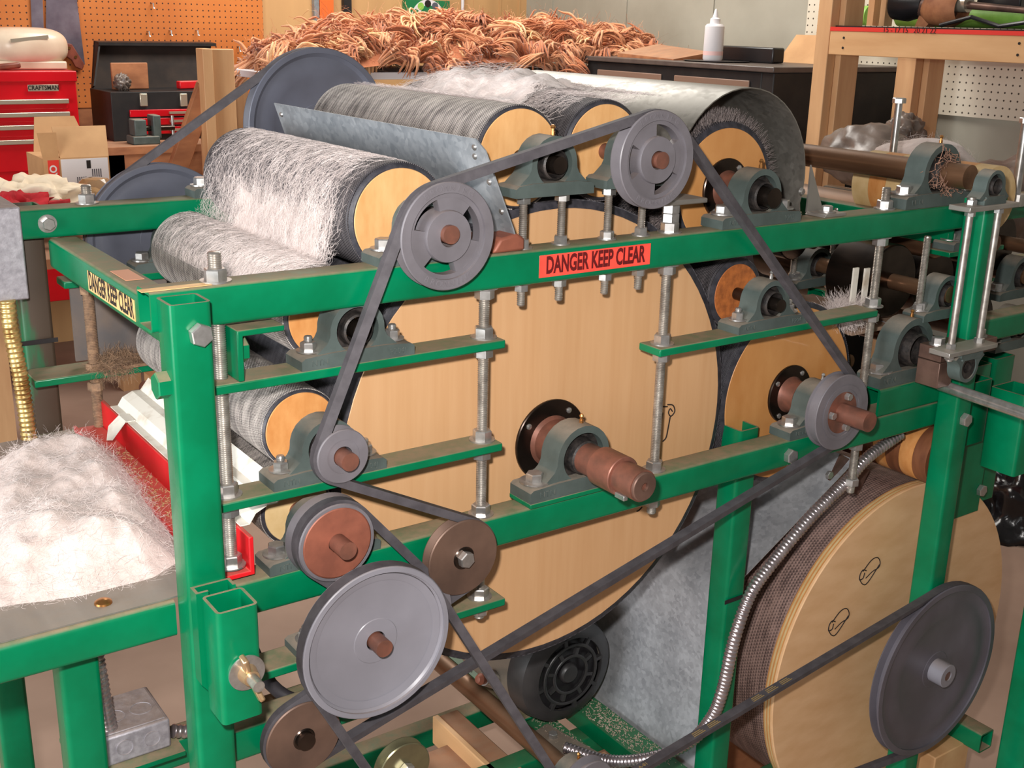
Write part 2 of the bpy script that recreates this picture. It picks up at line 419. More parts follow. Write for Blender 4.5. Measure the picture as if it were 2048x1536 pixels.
def mk_glass(name, c):
    t = NT(name); t.b.inputs['Base Color'].default_value = lin(c); t.b.inputs['Roughness'].default_value = .12; t.b.inputs['Transmission Weight'].default_value = .75
    return t.m
MAT['jar'] = mk_glass('tan_glass_jar', (222,190,150))
def mk_stripes(name, a, b, per):
    t = NT(name); co_ = t.n('ShaderNodeTexCoord'); sp = t.n('ShaderNodeSeparateXYZ'); t.l(co_.outputs['Object'], sp.inputs[0])
    h = t.math('LESS_THAN', t.math('FRACT', t.math('DIVIDE', sp.outputs[1], per)), .5)
    nz = t.noise(t.coord((2,12,2)), 20, 4)
    t.l(t.mix(h, t.mix(nz, lin(a), tuple(v*.8 for v in lin(a)[:3])+(1,)), t.mix(nz, lin(b), tuple(v*.8 for v in lin(b)[:3])+(1,))), t.b.inputs['Base Color'])
    t.b.inputs['Roughness'].default_value = .45
    return t.m
MAT['striped'] = mk_stripes('laminated_striped_wood', (204,142,84), (134,80,48), .058)

# ================================================================ THE ROOM
def struct(name, mb, mat, parent=None, **kw):
    o = mb.build(name, mat, parent, **kw)
    if not parent: o['kind'] = 'structure'
    return o
WX, WY = 3.67, 4.15
struct('floor', MB().box(-4, WX+.2, -3.5, WY+.2, -.1, 0), MAT['concrete_floor'])
wb = struct('wall_back', MB().box(-4, WX+.2, WY, WY+.15, 0, 2.9), MAT['plywood_wall'])
wr = struct('wall_right', MB().box(WX, WX+.15, -3.5, WY, 0, 2.9), MAT['concrete'])
# tan plywood sheet joints and the form seams of the concrete
for px in (1000, 1038):
    q = U(px, 20, y=WY); MB().box(q.x-.006, q.x+.006, WY-.004, WY, .9, 2.9).build('batten', MAT['plywood_wall'], wb)
for px in (1104, 1252, 1425):
    q = U(px, 40, x=WX); MB().box(WX-.006, WX, q.y-.006, q.y+.006, 0, 2.9).build('form_seam', MAT['concrete'], wr)
# orange pegboard on the back wall
a = U(525, 100, y=WY)
pz = U(200, 214, y=WY).z
o = MB().box(-4, a.x, WY-.02, WY-.002, pz, 2.9).build('pegboard_orange', MAT['peg_orange'], wb)
o = MB().box(-4, a.x+.2, WY-.016, WY-.004, .2, pz).build('lower_panel', MAT['lumber_dark'], wb)
# white pegboard on the right wall
a = U(1618, 60, x=WX)
pz2 = U(1860, 226, x=WX).z
MB().box(WX-.02, WX-.002, -3.5, a.y, pz2, 2.9).build('pegboard_white', MAT['peg_white'], wr)

# ================================================================ HARDWARE
_hx = {}
def hexmesh(af, h, hole=0.0, mat='zinc', dome=.0008):
    k = (round(af,5), round(h,5), mat)
    if k not in _hx:
        r = af/2/math.cos(PI/6)
        me = MB().lathe([(0,0),(0,r),(h-dome*1.5,r),(h,r*.9),(h,0)], n=6, ax=(0,0,1)).mesh('hex', 20)
        me.materials.append(MAT[mat]); _hx[k] = me
    return _hx[k]
_ws = {}
def washmesh(r, h=.0016, mat='zinc'):
    k = (round(r,5), round(h,5), mat)
    if k not in _ws:
        me = MB().lathe([(0,0),(0,r),(h,r),(h,0)], n=24, ax=(0,0,1)).mesh('washer'); me.materials.append(MAT[mat]); _ws[k] = me
    return _ws[k]
def nut(parent, z, af=.019, h=.011, x=0, y=0, wash=0, wr_=.0145, mat='zinc', rot=None):
    """wash: -1 washer below the nut, +1 washer above"""
    n_ = put('nut', hexmesh(af, h, mat=mat), parent, (x, y, z), (0, 0, random.uniform(0, 1) if rot is None else rot))
    if wash:
        put('washer', washmesh(wr_, mat=mat), n_, (0, 0, -.0016 if wash < 0 else h))
    return n_
def threaded(z0, z1, r, pitch=.00215, n=12):
    prof = [(z0, 0), (z0, r*.8)]
    z = z0 + pitch*.3
    while z < z1 - pitch:
        prof += [(z, r*.86), (z + pitch*.5, r)]; z += pitch
    prof += [(z1, r*.8), (z1, 0)]
    return MB().lathe(prof, ax=(0,0,1), n=n)
def rod_thing(label, x, y, z0, z1, r=.0063, nuts=(), mat='rod', group='threaded adjusting rods of the carding machine', name='threaded_rod'):
    """nuts: (z of the underside, washer side)"""
    t = thing(name, label, 'rod', (x, y, z0), group)
    threaded(0, z1-z0, r).build('threaded_shank', MAT[mat], t, ang=60)
    af, h = (.019, .011) if r > .0055 else (.0143, .0082)
    for q in nuts:
        nut(t, q[0]-z0, af, h, wash=q[1], wr_=af*.78, mat='zinc' if mat != 'rod_dusty' else mat)
    return t

# pillow block bearing
_pb = {}
def pillow(label, x, y, z, h=.0333, L=.127, W=.038, bolts='bolt', grease='zinc', txt=('NTN','P204J'), flip=False, collar=True, rot=0, mat='cast', dusty=False):
    t = thing('pillow_block', label, 'bearing', (x, y, z), 'pillow block bearings', (PI if flip else 0, 0, rot))
    k = (h, L, W, mat)
    s = h/.0333
    if k not in _pb:
        b = MB()
        th = .0125*s
        # base foot
        pts = [(-L/2,0),(L/2,0),(L/2,th-.003),(L/2-.004,th),(.030*s,th+.002),(-.030*s,th+.002),(-L/2+.004,th),(-L/2,th-.003)]
        b.prism(pts, -W/2, W/2)
        # arch with an eye, star-shaped about the shaft centre
        R = .0305*s; hole = .0235*s; N = 44; aw = W*.40
        poly = [(.050*s,th*.6),(.044*s,th+.003*s),(.036*s,th+.007*s),(R*1.03,h-.006*s)]
        for i in range(13):
            a = -.1 + (PI+.2)*i/12; poly.append((R*math.cos(a), h+R*math.sin(a)))
        poly += [(-R*1.03,h-.006*s),(-.036*s,th+.007*s),(-.044*s,th+.003*s),(-.050*s,th*.6)]
        def cast(a):
            dx, dz = math.cos(a), math.sin(a); best = 9
            for (x0, z0), (x1, z1) in zip(poly, poly[1:]+poly[:1]):
                z0 -= h; z1 -= h
                ex, ez = x1-x0, z1-z0; den = dx*ez - dz*ex
                if abs(den) < 1e-12: continue
                tt = (x0*ez - z0*ex)/den; uu = (x0*dz - z0*dx)/den
                if tt > 0 and -1e-6 <= uu <= 1+1e-6: best = min(best, tt)
            return best
        outer = []; inner = []
        for i in range(N):
            a = 2*PI*i/N; q = cast(a); outer.append((q*math.cos(a), h+q*math.sin(a))); inner.append((hole*math.cos(a), h+hole*math.sin(a)))
        b.ring(outer, inner, -aw, aw)
        me = b.mesh('housing', 40); me.materials.append(MAT[mat])
        g = MB().lathe([(-.005*s,hole*1.02),(-.005*s,.0185*s),(-.004*s,.0175*s),(-.0165*s,.0165*s),(-.018*s,.0145*s),(-.006*s,.012*s),(.010*s,.012*s),(.012*s,hole*1.02),(-.007*s,hole*1.02)], (0,0,h), (0,1,0), 30).mesh('bearing_ring')
        g.materials.append(MAT['bearing'])
        _pb[k] = (me, g)
    me, g = _pb[k]
    put('housing', me, t); put('bearing_ring', g, t)
    dx = L*.374
    for sx in (-1, 1):
        if bolts == 'bolt':
            b_ = put('bolt', hexmesh(.0165*min(s,1.15), .0095), t, (sx*dx, 0, .0125*s+.0036), (0,0,random.uniform(0,1)))
            put('washer', washmesh(.0145*s, .0018), b_, (0,0,-.0018))
        elif bolts == 'stud':
            b_ = put('bolt', hexmesh(.0143, .008), t, (sx*dx, 0, .0125*s+.0036), (0,0,random.uniform(0,1)))
            put('washer', washmesh(.0125*s, .0016), b_, (0,0,-.0016))
            put('stud_end', _stud(), b_, (0,0,.008))
    if grease:
        q = MB().lathe([(0,.0026),(.004,.0026),(.004,.0019),(.007,.0019),(.0085,.003),(.011,.0018),(.0115,0)], ax=(0,0,1), n=10)
        q.build('grease_fitting', MAT['brass' if grease == 'brass' else 'zinc'], t, (.004, -.004, h+.0302*s))
    if txt:
        for tx, sx in zip(txt, (-1, 1)):
            if tx: put('cast_lettering', text_mesh(tx, .0085*s, .0005, MAT[mat], 1.0), t, (sx*L*.345, -W/2, .0062*s), (PI/2,0,0))
    return t
_sm = []
def _stud():
    if not _sm:
        me = threaded(0, .006, .0046, .0015, 10).mesh('stud_end', 60); me.materials.append(MAT['zinc']); _sm.append(me)
    return _sm[0]

# ---------------------------------------------------------------- belts
def belt_path(ps, step=.16):
    """ps: (x, z, r, dir) dir=+1 counter-clockwise seen from the camera side (x right, z up)"""
    n = len(ps); tang = []
    for i in range(n):
        x0, z0, r0, s0 = ps[i]; x1, z1, r1, s1 = ps[(i+1) % n]
        d = Vector((x1-x0, z1-z0)); L = d.length; phi = math.atan2(d.y, d.x)
        # left-hand normal offset = -s*r for ccw wrap (circle lies to the left of travel)
        k = (s0*r0 - s1*r1)/L
        al = math.asin(max(-1, min(1, k)))
        th = phi + al       # direction of the straight run
        nx, nz = math.sin(th), -math.cos(th)   # right of travel
        tang.append(((x0 + nx*s0*r0, z0 + nz*s0*r0), (x1 + nx*s1*r1, z1 + nz*s1*r1)))
    path = []
    for i in range(n):
        x0, z0, r0, s0 = ps[i]
        pin = tang[i-1][1]; pout = tang[i][0]
        a0 = math.atan2(pin[1]-z0, pin[0]-x0); a1 = math.atan2(pout[1]-z0, pout[0]-x0)
        da = (a1-a0) % (2*PI) if s0 > 0 else -((a0-a1) % (2*PI))
        if abs(da) > 1.9*PI: da = 0.001*s0
        k = max(2, int(abs(da)/step)+1)
        for j in range(k+1):
            a = a0 + da*j/k; path.append((x0 + r0*math.cos(a), z0 + r0*math.sin(a)))
    return path
def belt(label, ps, y, w=.0135, t=.0095, mat='rubber', name='drive_belt'):
    path = [Vector((a, y, b)) for a, b in belt_path(ps)]
    out = []
    for p in path:
        if not out or (p-out[-1]).length > 1e-4: out.append(p)
    if (out[0]-out[-1]).length < 1e-4: out.pop()
    return tag(MB().sweep(out, [(-w/2, t/2), (-w/3.2, -t/2), (w/3.2, -t/2), (w/2, t/2)], True, up=(0,1,0)).build(name, MAT[mat], ang=40), label, 'belt', 'drive belts')

# ---------------------------------------------------------------- pulleys (local: face looks to -Y, front plane y=0)
def vrim(R, w, ri, lip=.0022, depth=.010):
    return [(0,ri),(0,R-.001),(.001,R),(lip,R),(w/2-.0022,R-depth),(w/2+.0022,R-depth),(w-lip,R),(w-.001,R),(w,R-.001),(w,ri),(0,ri)]
def pulley_slotted(label, x, y, z, R, w=.018, rs=.0105, a0=0., letters='', name='slotted_pulley'):
    t = thing(name, label, 'pulley', (x, y, z), 'drive pulleys')
    MB().lathe(vrim(R, w, R*.80), n=56).build('rim', MAT['grey'], t)
    for k in range(3):
        web = MB()
        c = a0 + k*2*PI/3; half = math.radians(30); N = 8
        pts = [(R*.82*math.cos(c-half+2*half*i/N), R*.82*math.sin(c-half+2*half*i/N)) for i in range(N+1)]
        h2 = half*1.05
        pts += [(R*.40*math.cos(c+h2-2*h2*i/N), R*.40*math.sin(c+h2-2*h2*i/N)) for i in range(N+1)]
        web.prism(pts, .004, w-.003); web.build('spoke_web', MAT['grey'], t)
    MB().lathe([(.0035,R*.715),(.0035,R*.81),(w-.002,R*.81),(w-.002,R*.715),(.0035,R*.715)], n=56).build('rim_flange', MAT['grey'], t)
    MB().lathe([(-.001,rs),(-.001,R*.47),(.001,R*.485),(w+.004,R*.485),(w+.004,rs),(-.001,rs)], n=40).build('hub', MAT['grey'], t)
    if letters:
        rr = R*.885
        n = len(letters)
        for i, ch in enumerate(letters):
            a = math.radians(90) - (i-(n-1)/2)*.16
            put('raised_letter', text_mesh(ch, .009, .0003, MAT['grey'], 1.), t, (rr*math.cos(a), 0, rr*math.sin(a)), (PI/2, PI/2-a, 0))
            a2 = math.radians(-90) + (i-(n-1)/2)*.16
            put('raised_letter', text_mesh(ch, .009, .0003, MAT['grey'], 1.), t, (rr*math.cos(a2), 0, rr*math.sin(a2)), (PI/2, -PI/2-a2, 0))
    return t
def pulley_solid(label, x, y, z, R, w=.018, rs=.0105, mat='grey', name='small_pulley', depth=.008):
    t = thing(name, label, 'pulley', (x, y, z), 'drive pulleys')
    MB().lathe(vrim(R, w, R*.62, depth=depth), n=44).build('rim', MAT[mat], t)
    MB().lathe([(.0006,rs),(.0006,R*.64),(w-.001,R*.64),(w-.001,rs),(.0006,rs)], n=44).build('face', MAT[mat], t)
    return t
def pulley_dish(label, x, y, z, R, w=.018, mat='grey_light', rs=.010, step=.52, name='dished_pulley', hubr=.016, hubout=.0):
    t = thing(name, label, 'pulley', (x, y, z), 'drive pulleys')
    MB().lathe(vrim(R, w, R*.93), n=72).build('rim', MAT[mat], t)
    MB().lathe([(.002,R*.94),(.0065,R*.88),(.0065,R*.80),(.0045,R*step+.008),(.0075,R*step),(.0075,hubr*1.6),(.0068,hubr*1.55),(.0068,rs),(.011,rs),(.011,R*.94),(.002,R*.94)], n=72).build('web', MAT[mat], t)
    if hubout:
        MB().lathe([(-hubout,rs*.7),(-hubout,hubr-.001),(-hubout+.001,hubr),(.009,hubr),(.009,rs*.7),(-hubout,rs*.7)], n=36).build('hub', MAT['grey_light'], t)
    return t
def pulley_idler(label, x, y, z, R, w=.016, mat='brown_pulley', bolt='hex', name='idler_pulley', hubr=.014, hubm='steel_dark'):
    t = thing(name, label, 'pulley', (x, y, z), 'idler pulleys')
    MB().lathe([(0,hubr*.9),(0,R-.0012),(.0012,R),(.002,R),(w*.46,R-.010),(w*.54,R-.010),(w-.002,R),(w-.0012,R),(w,R-.0012),(w,hubr*.9),(0,hubr*.9)], n=56).build('sheave', MAT[mat], t)
    MB().lathe([(-.0012,.006),(-.0012,hubr*.86),(.0005,hubr),(w,hubr),(w,.006)], n=32).build('bearing_seal', MAT[hubm], t)
    if bolt == 'hex':
        put('bolt', hexmesh(.0165,.0085), t, (0,-.0005,0), (PI/2,.35,0))
    return t

# ---------------------------------------------------------------- rollers along Y
YF, YB = .07, .49
def roller(label, x, z, rw, rc, cloth, wood, rs=.0095, y0=YF, y1=YB, s0=-.03, s1=.58, flange=0, name='carding_roller', edge='black_cover', shaftm='steel_copper', group='card clothed rollers'):
    t = thing(name, label, 'roller', (x, y0, z), group)
    L = y1-y0
    MB().lathe([(.0035,rw*.98),(.0035,rc),(L-.0035,rc),(L-.0035,rw*.98)], n=72).build('card_clothing', MAT[cloth], t)
    MB().lathe([(.0008,rw-.0012),(.0008,rw+.001),(.0036,rc-.0008),(.0060,rc+.0003),(.006,rw-.002)], n=72).build('edge_band', MAT[edge], t)
    MB().lathe([(0,0),(0,rw-.0008),(.0012,rw),(L,rw),(L,0)], n=72).build('wooden_core', MAT[wood], t)
    MB().cyl((0,s0-y0,0), (0,s1-y0,0), rs, n=24).build('shaft', MAT[shaftm], t)
    if flange:
        f = MB().lathe([(-.0035,rs),(-.0035,flange-.001),(-.0025,flange),(.001,flange)], n=48).build('flange', MAT['steel_dark'], t)
        for k in range(4):
            a = math.radians(25+90*k+ (30))
            MB().lathe([(-.0062,0),(-.0060,.002),(-.005,.0036),(-.0035,.0038)], (flange*.82*math.cos(a),0,flange*.82*math.sin(a)), n=12).build('screw', MAT['zinc'], f)
        MB().lathe([(-.026,rs),(-.026,flange*.52),(-.008,flange*.55),(-.0034,flange*.62)], n=36).build('flange_hub', MAT['steel_copper'], t)
    return t

# ================================================================ CARDING MACHINE FRAME
T = .038
RY0, RY1 = .515, .553          # rear rails
fr = thing('carding_machine_frame', 'green square tube frame of the carding machine with flat cross bars', 'machine frame', (.6, .25, 0))
def fp(name, mb, mat='green', bev=0, label=None):
    o = mb.build(name, MAT[mat], fr, (-.6, -.25, 0), bev)
    if label: o['label'] = label
    return o
def rail(x0, x1, yc, zc, name='rail', mat='green'): return fp(name, MB().sqtube((x0,yc,zc), (x1,yc,zc)), mat)
def post(xc, yc, z0, z1, name='post', mat='green'): return fp(name, MB().sqtube((xc,yc,z0), (xc,yc,z1)), mat)
ZT, ZL = 1.143, .837
rail(.311, 1.585, .019, ZT); rail(.300, 1.585, (RY0+RY1)/2, ZT)
rail(.353, 1.560, .019, ZL); rail(.300, 1.560, (RY0+RY1)/2, ZL)
post(.334, -.0195, 0, 1.158); post(1.521, -.0195, 0, 1.160)
post(.334, RY1+.0195, 0, 1.160, mat='green_worn'); post(1.521, RY1+.0195, 0, 1.160)
fp('cross_rail', MB().sqtube((.367,.040,1.105), (.367,RY0,1.105)))
fp('cross_rail', MB().sqtube((1.565,.040,1.105), (1.565,RY0,1.105)))
post(1.140, .058, 0, .868, 'middle_post'); post(1.140, RY0-.02, 0, .868, 'middle_post')
# flat bars that carry the bearings
def fbar(x0, x1, z1, y0=-.001, y1=.039, th=.010):
    return fp('flat_bar', MB().box(x0, x1, y0, y1, z1-th, z1), bev=.0018)
fbar(.362, .696, 1.067); fbar(.362, .695, .947); fbar(.362, .704, .750); fbar(.925, 1.335, 1.023)
fbar(.362, .60, 1.067, RY0, RY1); fbar(.31, .60, .947, RY0-.02, RY1)
# bearing plate below the main drum bearing
fp('bearing_plate', MB().box(.735, .895, -.003, .041, .8565, .8625), bev=.0012)
# L bracket under the top rail at the left post
fp('angle_bracket', MB().prism([(.388,1.118),(.436,1.118),(.436,1.112),(.394,1.112),(.394,1.068),(.388,1.068)], -.004, .036), bev=.0012)
# low rails
rail(.353, .520, .019, .672, 'low_rail'); rail(.353, 1.5, RY0+.019, .18, 'low_rail')
fp('low_cross_rail', MB().sqtube((.334,.0,.35), (.334,RY1,.35)))
# square tube packer under the right hand bearing
fp('packer_tube', MB().sqtube((1.360,.019,.8795), (1.525,.019,.8795), w=.044, wall=.004))
# hexagon bolts through posts and rails
for (bx, by, bz, s) in ((.340,-.0395,1.130,1.), (1.521,-.0395,.838,1.), (1.178,-.0005,.835,1.)):
    b_ = put('frame_bolt', hexmesh(.0185,.009), fr, (bx-.6, by-.25+.0005, bz), (PI/2,.4,0))
b_ = put('frame_bolt', hexmesh(.014,.008), fr, (.349-.6, RY0-.0015-.25, 1.143), (PI/2,.4,0)); put('washer', washmesh(.0115,.0018), b_, (0,0,-.0019))
b_ = put('frame_bolt', hexmesh(.016,.008), fr, (1.5405-.6, -.019-.25, 1.143), (0,PI/2,0))
b_ = put('frame_bolt', hexmesh(.022,.012), fr, (.3155-.6, -.019-.25, 1.082), (0,-PI/2,0)); b_.data = hexmesh(.022,.012,mat='green')
b_ = put('frame_bolt', hexmesh(.022,.010,mat='green'), fr, (.394-.6, .016-.25, 1.094), (0,PI/2,0))

# stickers on the frame (flat print)
stk = tag(MB().box(-.0805,.0805,0,.0006,-.0125,.0125).build('warning_sticker', MAT['sticker'], None, (.819,-.0007,1.1435), bev=.0004), 'red orange DANGER KEEP CLEAR sticker on the front of the top rail', 'sticker')
put('lettering', text_mesh('DANGER KEEP CLEAR', .0265, .0001, MAT['ink_red'], .555, .0009), stk, (0,-.0002,0), (PI/2,0,0))
ts = tag(MB().box(-.0006,0,-.085,.085,-.0115,.0115).build('warning_sticker', MAT['sticker_tan'], None, (.3478,.256,1.1045)), 'faded tan DANGER KEEP CLEAR sticker on the end cross rail', 'sticker')
put('lettering', text_mesh('DANGER KEEP CLEAR', .0285, .0001, MAT['ink'], .585, .0008), ts, (-.0007,0,0), (PI/2,0,-PI/2))
t2 = tag(MB().box(-.010,.010,-.028,.028,0,.0006).build('small_sticker', M('pinkish_label', (214,150,116), rough=.5), None, (.367,.255,1.1243)), 'small worn pinkish label lying on top of the end cross rail', 'sticker')
t3 = tag(MB().box(-.045,.02,-.006,.006,0,.0005).build('small_sticker', MAT['sticker_tan'], None, (.350,.010,1.1623)), 'narrow tan label on top of the rail behind the left post', 'sticker')

# ================================================================ ROLLERS AND THEIR BEARINGS
AX = dict(A=(.6045,1.1953), B=(.7585,1.2530), C=(.8815,1.2555), D=(1.0850,1.1985), E=(1.1225,1.0563), F=(1.247,.8935), G=(.5180,1.1003), H=(.4838,.9803), I=(.4755,.8893), M=(.8155,.9050))
t = roller('large main drum with pale maple plywood end, biggest roller of the machine', AX['M'][0], AX['M'][1], .2875, .2975, 'card_fine', 'wood', rs=.0190, s0=-.105, flange=.053, name='main_drum')
for args in (
 ('A', 'wool covered carding roller behind the slotted pulley at the left end of the top rail', .0545, .0605, 'card_dark', 'wood_small', .0095, -.034),
 ('B', 'clean grey carding roller with birch end on top, right of the galvanised deflector', .0545, .0585, 'card', 'wood_small', .0095, -.006),
 ('C', 'carding roller under white fluff behind the upper slotted pulley', .0545, .0595, 'card_dark', 'wood_small', .0095, -.032),
 ('D', 'bristly roller with orange wooden end under the curved galvanised hood', .0780, .0860, 'card_dark', 'wood_side', .0125, -.016),
 ('E', 'small roller with rust brown end on the right flat bar', .0405, .0485, 'card_dark', 'rust_disc', .0085, -.010),
 ('F', 'mid-sized doffer roller with orange plywood end behind the stepped pulley', .1280, .1355, 'card_fine', 'wood_side', .0140, -.075),
 ('G', 'carding roller on the upper left flat bar with woolly fuzz on top', .0450, .0500, 'card', 'wood_orange', .0095, -.004),
 ('H', 'striped wire roller on the middle left flat bar', .0410, .0445, 'card', 'wood_orange', .0095, -.042),
 ('I', 'lowest left feed roller with pale plywood end', .0375, .0415, 'card', 'wood_pale', .0095, -.050)):
    k, lab, rw, rc, cl, wd, rs, s0 = args
    roller(lab, AX[k][0], AX[k][1], rw, rc, cl, wd, rs, s0=s0, flange={'D':.040,'F':.0435}.get(k, 0), shaftm='steel_dark' if k in 'BDEG' else 'steel_copper')

pillow('bearing behind the slotted pulley at the left end of the top rail', AX['A'][0], .019, 1.162, txt=None)
pillow('bearing on two studs above the DANGER sticker, black greasy ring showing', AX['B'][0], .019, AX['B'][1]-.0333, L=.105, bolts=None, grease='brass', txt=None)
pillow('bearing on two studs half hidden by the upper slotted pulley', AX['C'][0], .019, AX['C'][1]-.0333, L=.105, bolts=None, grease=None, txt=None)
pillow('large bearing with brass grease nipple on the top rail below the curved hood', AX['D'][0], .019, 1.162, h=.0365, L=.140, grease='brass', txt=('NTN','P205'))
pillow('bearing of the small rust ended roller on the right flat bar', AX['E'][0], .019, 1.023, L=.127, txt=('NTN','P204'), bolts='stud')
pillow('bearing behind the stepped pulley on the lower rail', AX['F'][0], .019, .856, h=.0375, L=.140, txt=('NTN',''))
pillow('bearing on the upper left flat bar crossed by the belt', AX['G'][0], .019, 1.067, bolts='stud', grease=None, txt=('NTN','P204J'))
pillow('bearing on the middle left flat bar behind the small grey pulley', AX['H'][0], .019, .947, bolts='stud', grease=None, txt=('NTN','P204J'))
pillow('bearing on the lower rail behind the rust red pulley', AX['I'][0], .019, .856, txt=('NTN',''), grease=None)
pillow('heavy bearing of the main drum with brass grease nipple', AX['M'][0], .019, .8625, h=.0425, L=.160, W=.042, grease='brass', txt=('NTN',''))
pillow('dusty bearing on the lowest flat bar behind the big grey dished pulley', .5045, .019, .750, h=.0300, L=.127, txt=None, grease=None, bolts='stud')
# rear bearings
for k, zb, w in (('A',1.162,'rear end of the wool covered roller'), ('G',1.067,'rear end of the fuzzy upper left roller')):
    pillow('rear bearing at the '+w, AX[k][0]-.0, (RY0+RY1)/2, zb, txt=None, grease=None)

# shaft extensions on the main drum: collar and turned end
mt = thing('drum_shaft_collar', 'thick brown collar with a key on the end of the main drum shaft', 'shaft collar', (AX['M'][0], -.022, AX['M'][1]))
MB().lathe([(-.010,.019),(-.0105,.0235),(-.048,.0235),(-.049,.0225),(-.049,.018)], n=36).build('collar', MAT['steel_copper'], mt)
MB().lathe([(-.049,.0175),(-.0855,.0172),(-.0865,.0160),(-.0865,.005),(-.082,.0045),(-.082,0)], n=36).build('shaft_end', MAT['steel_brown'], mt)
MB().box(-.012,-.006,-.0655,-.049,-.0225,-.0165).build('key', MAT['zinc'], mt, bev=.0006)

# ---------------------------------------------------------------- pulleys at the front
PY = -.027
pulley_slotted('grey slotted pulley standing in front of the top rail at left', AX['A'][0]+.001, PY, AX['A'][1]-.003, .0548, a0=math.radians(77), letters='BROWNING')
pulley_slotted('grey slotted pulley raised highest above the DANGER sticker', AX['C'][0]-.003, PY, AX['C'][1], .0545, a0=math.radians(2), letters='BROWNING')
pulley_solid('small grey pulley at the end of the middle left flat bar', AX['H'][0], PY, AX['H'][1]+.001, .0285, depth=.006)
# stepped pulley on the doffer
t = thing('stepped_pulley', 'grey stepped pulley with screwed bushing on the right end of the lower rail', 'pulley', (AX['F'][0], PY-.001, AX['F'][1]), 'drive pulleys')
MB().lathe(vrim(.0545, .020, .03, depth=.009), n=56).build('rim', MAT['grey'], t)
MB().lathe([(.003,.030),(.003,.0385),(-.001,.040),(-.001,.034),(.004,.033),(.004,.022),(.018,.022),(.018,.052),(.003,.05)], n=56).build('face', MAT['grey'], t)
MB().lathe([(.0005,.010),(.0005,.0315),(.004,.033),(.016,.033)], n=40).build('bushing', MAT['steel_copper'], t)
for a in (75, 290, 180):
    put('screw', hexmesh(.0095,.007), t, (.0235*math.cos(math.radians(a)), .0005, .0235*math.sin(math.radians(a))), (PI/2,.3,0))
# rust red flat faced pulley on the feed roller
t = thing('flat_pulley', 'rust red flat faced pulley in front of the lower rail', 'pulley', (AX['I'][0], PY, AX['I'][1]-.001), 'drive pulleys')
MB().lathe([(.001,.010),(.0005,.037),(.0015,.0385),(.014,.0385),(.014,.010)], n=52).build('face', MAT['red_pulley'], t)
MB().lathe([(.0008,.0385),(.0008,.0415),(.0025,.0425),(.0055,.0370),(.0125,.0370),(.016,.0425),(.028,.0455),(.028,.030)], n=52).build('rim', MAT['grey'], t)
pulley_idler('brown idler pulley with a hexagon bolt near the bottom of the left threaded rod', .628, PY, .8325, .0447)
pulley_idler('dark brown idler pulley at the lower left with round hub', .431, PY, .674, .0425, bolt='', hubr=.013)
MB().cyl((.431,-.034,.674),(.431,.03,.674),.0095,n=24).build('idler_shaft', MAT['steel_dark'], None)
tag(bpy.data.objects['idler_shaft'], 'dark round shaft end in the hub of the lower left brown idler', 'shaft')
PFX, PFZ = .5045, .7795
pulley_dish('big light grey dished pulley in front of the lower left frame', PFX, -.058, PFZ, .0855, mat='grey_light', step=.80, rs=.011)
MB().cyl((PFX,-.070,PFZ),(PFX,.060,PFZ),.0095,n=24).build('countershaft', MAT['steel_copper'], None)
tag(bpy.data.objects['countershaft'], 'coppery shaft end through the big light grey dished pulley', 'shaft')
PJX, PJZ = 1.527, .409
pulley_dish('largest dark grey dished pulley at the lower right on the plywood drum', PJX, -.058, PJZ, .150, mat='grey_dark', step=.60, rs=.012, hubr=.020, hubout=.018)
# idler at the bottom, olive zinc
t = pulley_idler('small shiny olive idler pulley at the bottom beside the crossing belts', .5525, PY, .5885, .0325, mat='olive_pulley', hubr=.008, hubm='zinc')
for ax_ in ('main drum',):
    pass
# rear pulleys
t = pulley_dish('large blue grey pulley behind the top roller at the back', .7620, .585, 1.2450, .1115, w=.022, mat='blue_grey', step=.62, rs=.011, hubr=.020)
t = pulley_dish('large dusty grey pulley behind the rear rail at left', .5190, .585, 1.0960, .1055, w=.022, mat='blue_grey', step=.62, rs=.011, hubr=.020)

# ---------------------------------------------------------------- belts
BY = PY + .009
belt('long black belt running round the slotted pulleys and along the whole front',
     [(AX['F'][0],AX['F'][1],.050,1), (AX['C'][0]-.003,AX['C'][1],.0505,1), (AX['A'][0],AX['A'][1]-.003,.051,1), (AX['H'][0],AX['H'][1],.026,1),
      (.628,.8325,.0405,-1), (.431,.674,.0395,1)], BY)
hx = U(845, 1215, y=-.018)
belt('short black belt from the rust red pulley running down behind the big dished pulley', [(AX['I'][0],AX['I'][1],.040,-1), (hx.x,hx.z,.030,-1)], -.0175, w=.011)
pulley_solid('grey pulley tucked behind the rim of the big dished pulley', hx.x, -.0265, hx.z, .033)
pm = (.803, .484); pn = (.66, .40)
belt('black belt from the big dished pulley to the largest pulley at lower right', [(PFX,PFZ,.0815,-1), (pm[0],pm[1],.030,1), (PJX,PJZ,.146,-1), (pn[0],pn[1],.045,-1)], -.049)
bb = bpy.data.objects['drive_belt.002']
pp = belt_path([(PFX,PFZ,.0815,-1), (pm[0],pm[1],.030,1), (PJX,PJZ,.146,-1), (pn[0],pn[1],.045,-1)])
ls = sorted(range(len(pp)-1), key=lambda i: -math.hypot(pp[i+1][0]-pp[i][0], pp[i+1][1]-pp[i][1]))
seg_ = [i for i in ls[:4] if min(pp[i][0],pp[i+1][0]) > .78 and max(pp[i][1],pp[i+1][1]) > .5][0]
A2, B2 = Vector((pp[seg_][0],0,pp[seg_][1])), Vector((pp[seg_+1][0],0,pp[seg_+1][1]))
if B2.x < A2.x: A2, B2 = B2, A2
dd = (B2-A2).normalized(); nn_ = Vector((-dd.z,0,dd.x))
gold = M('gold_belt_print', (150,124,76), rough=.7)
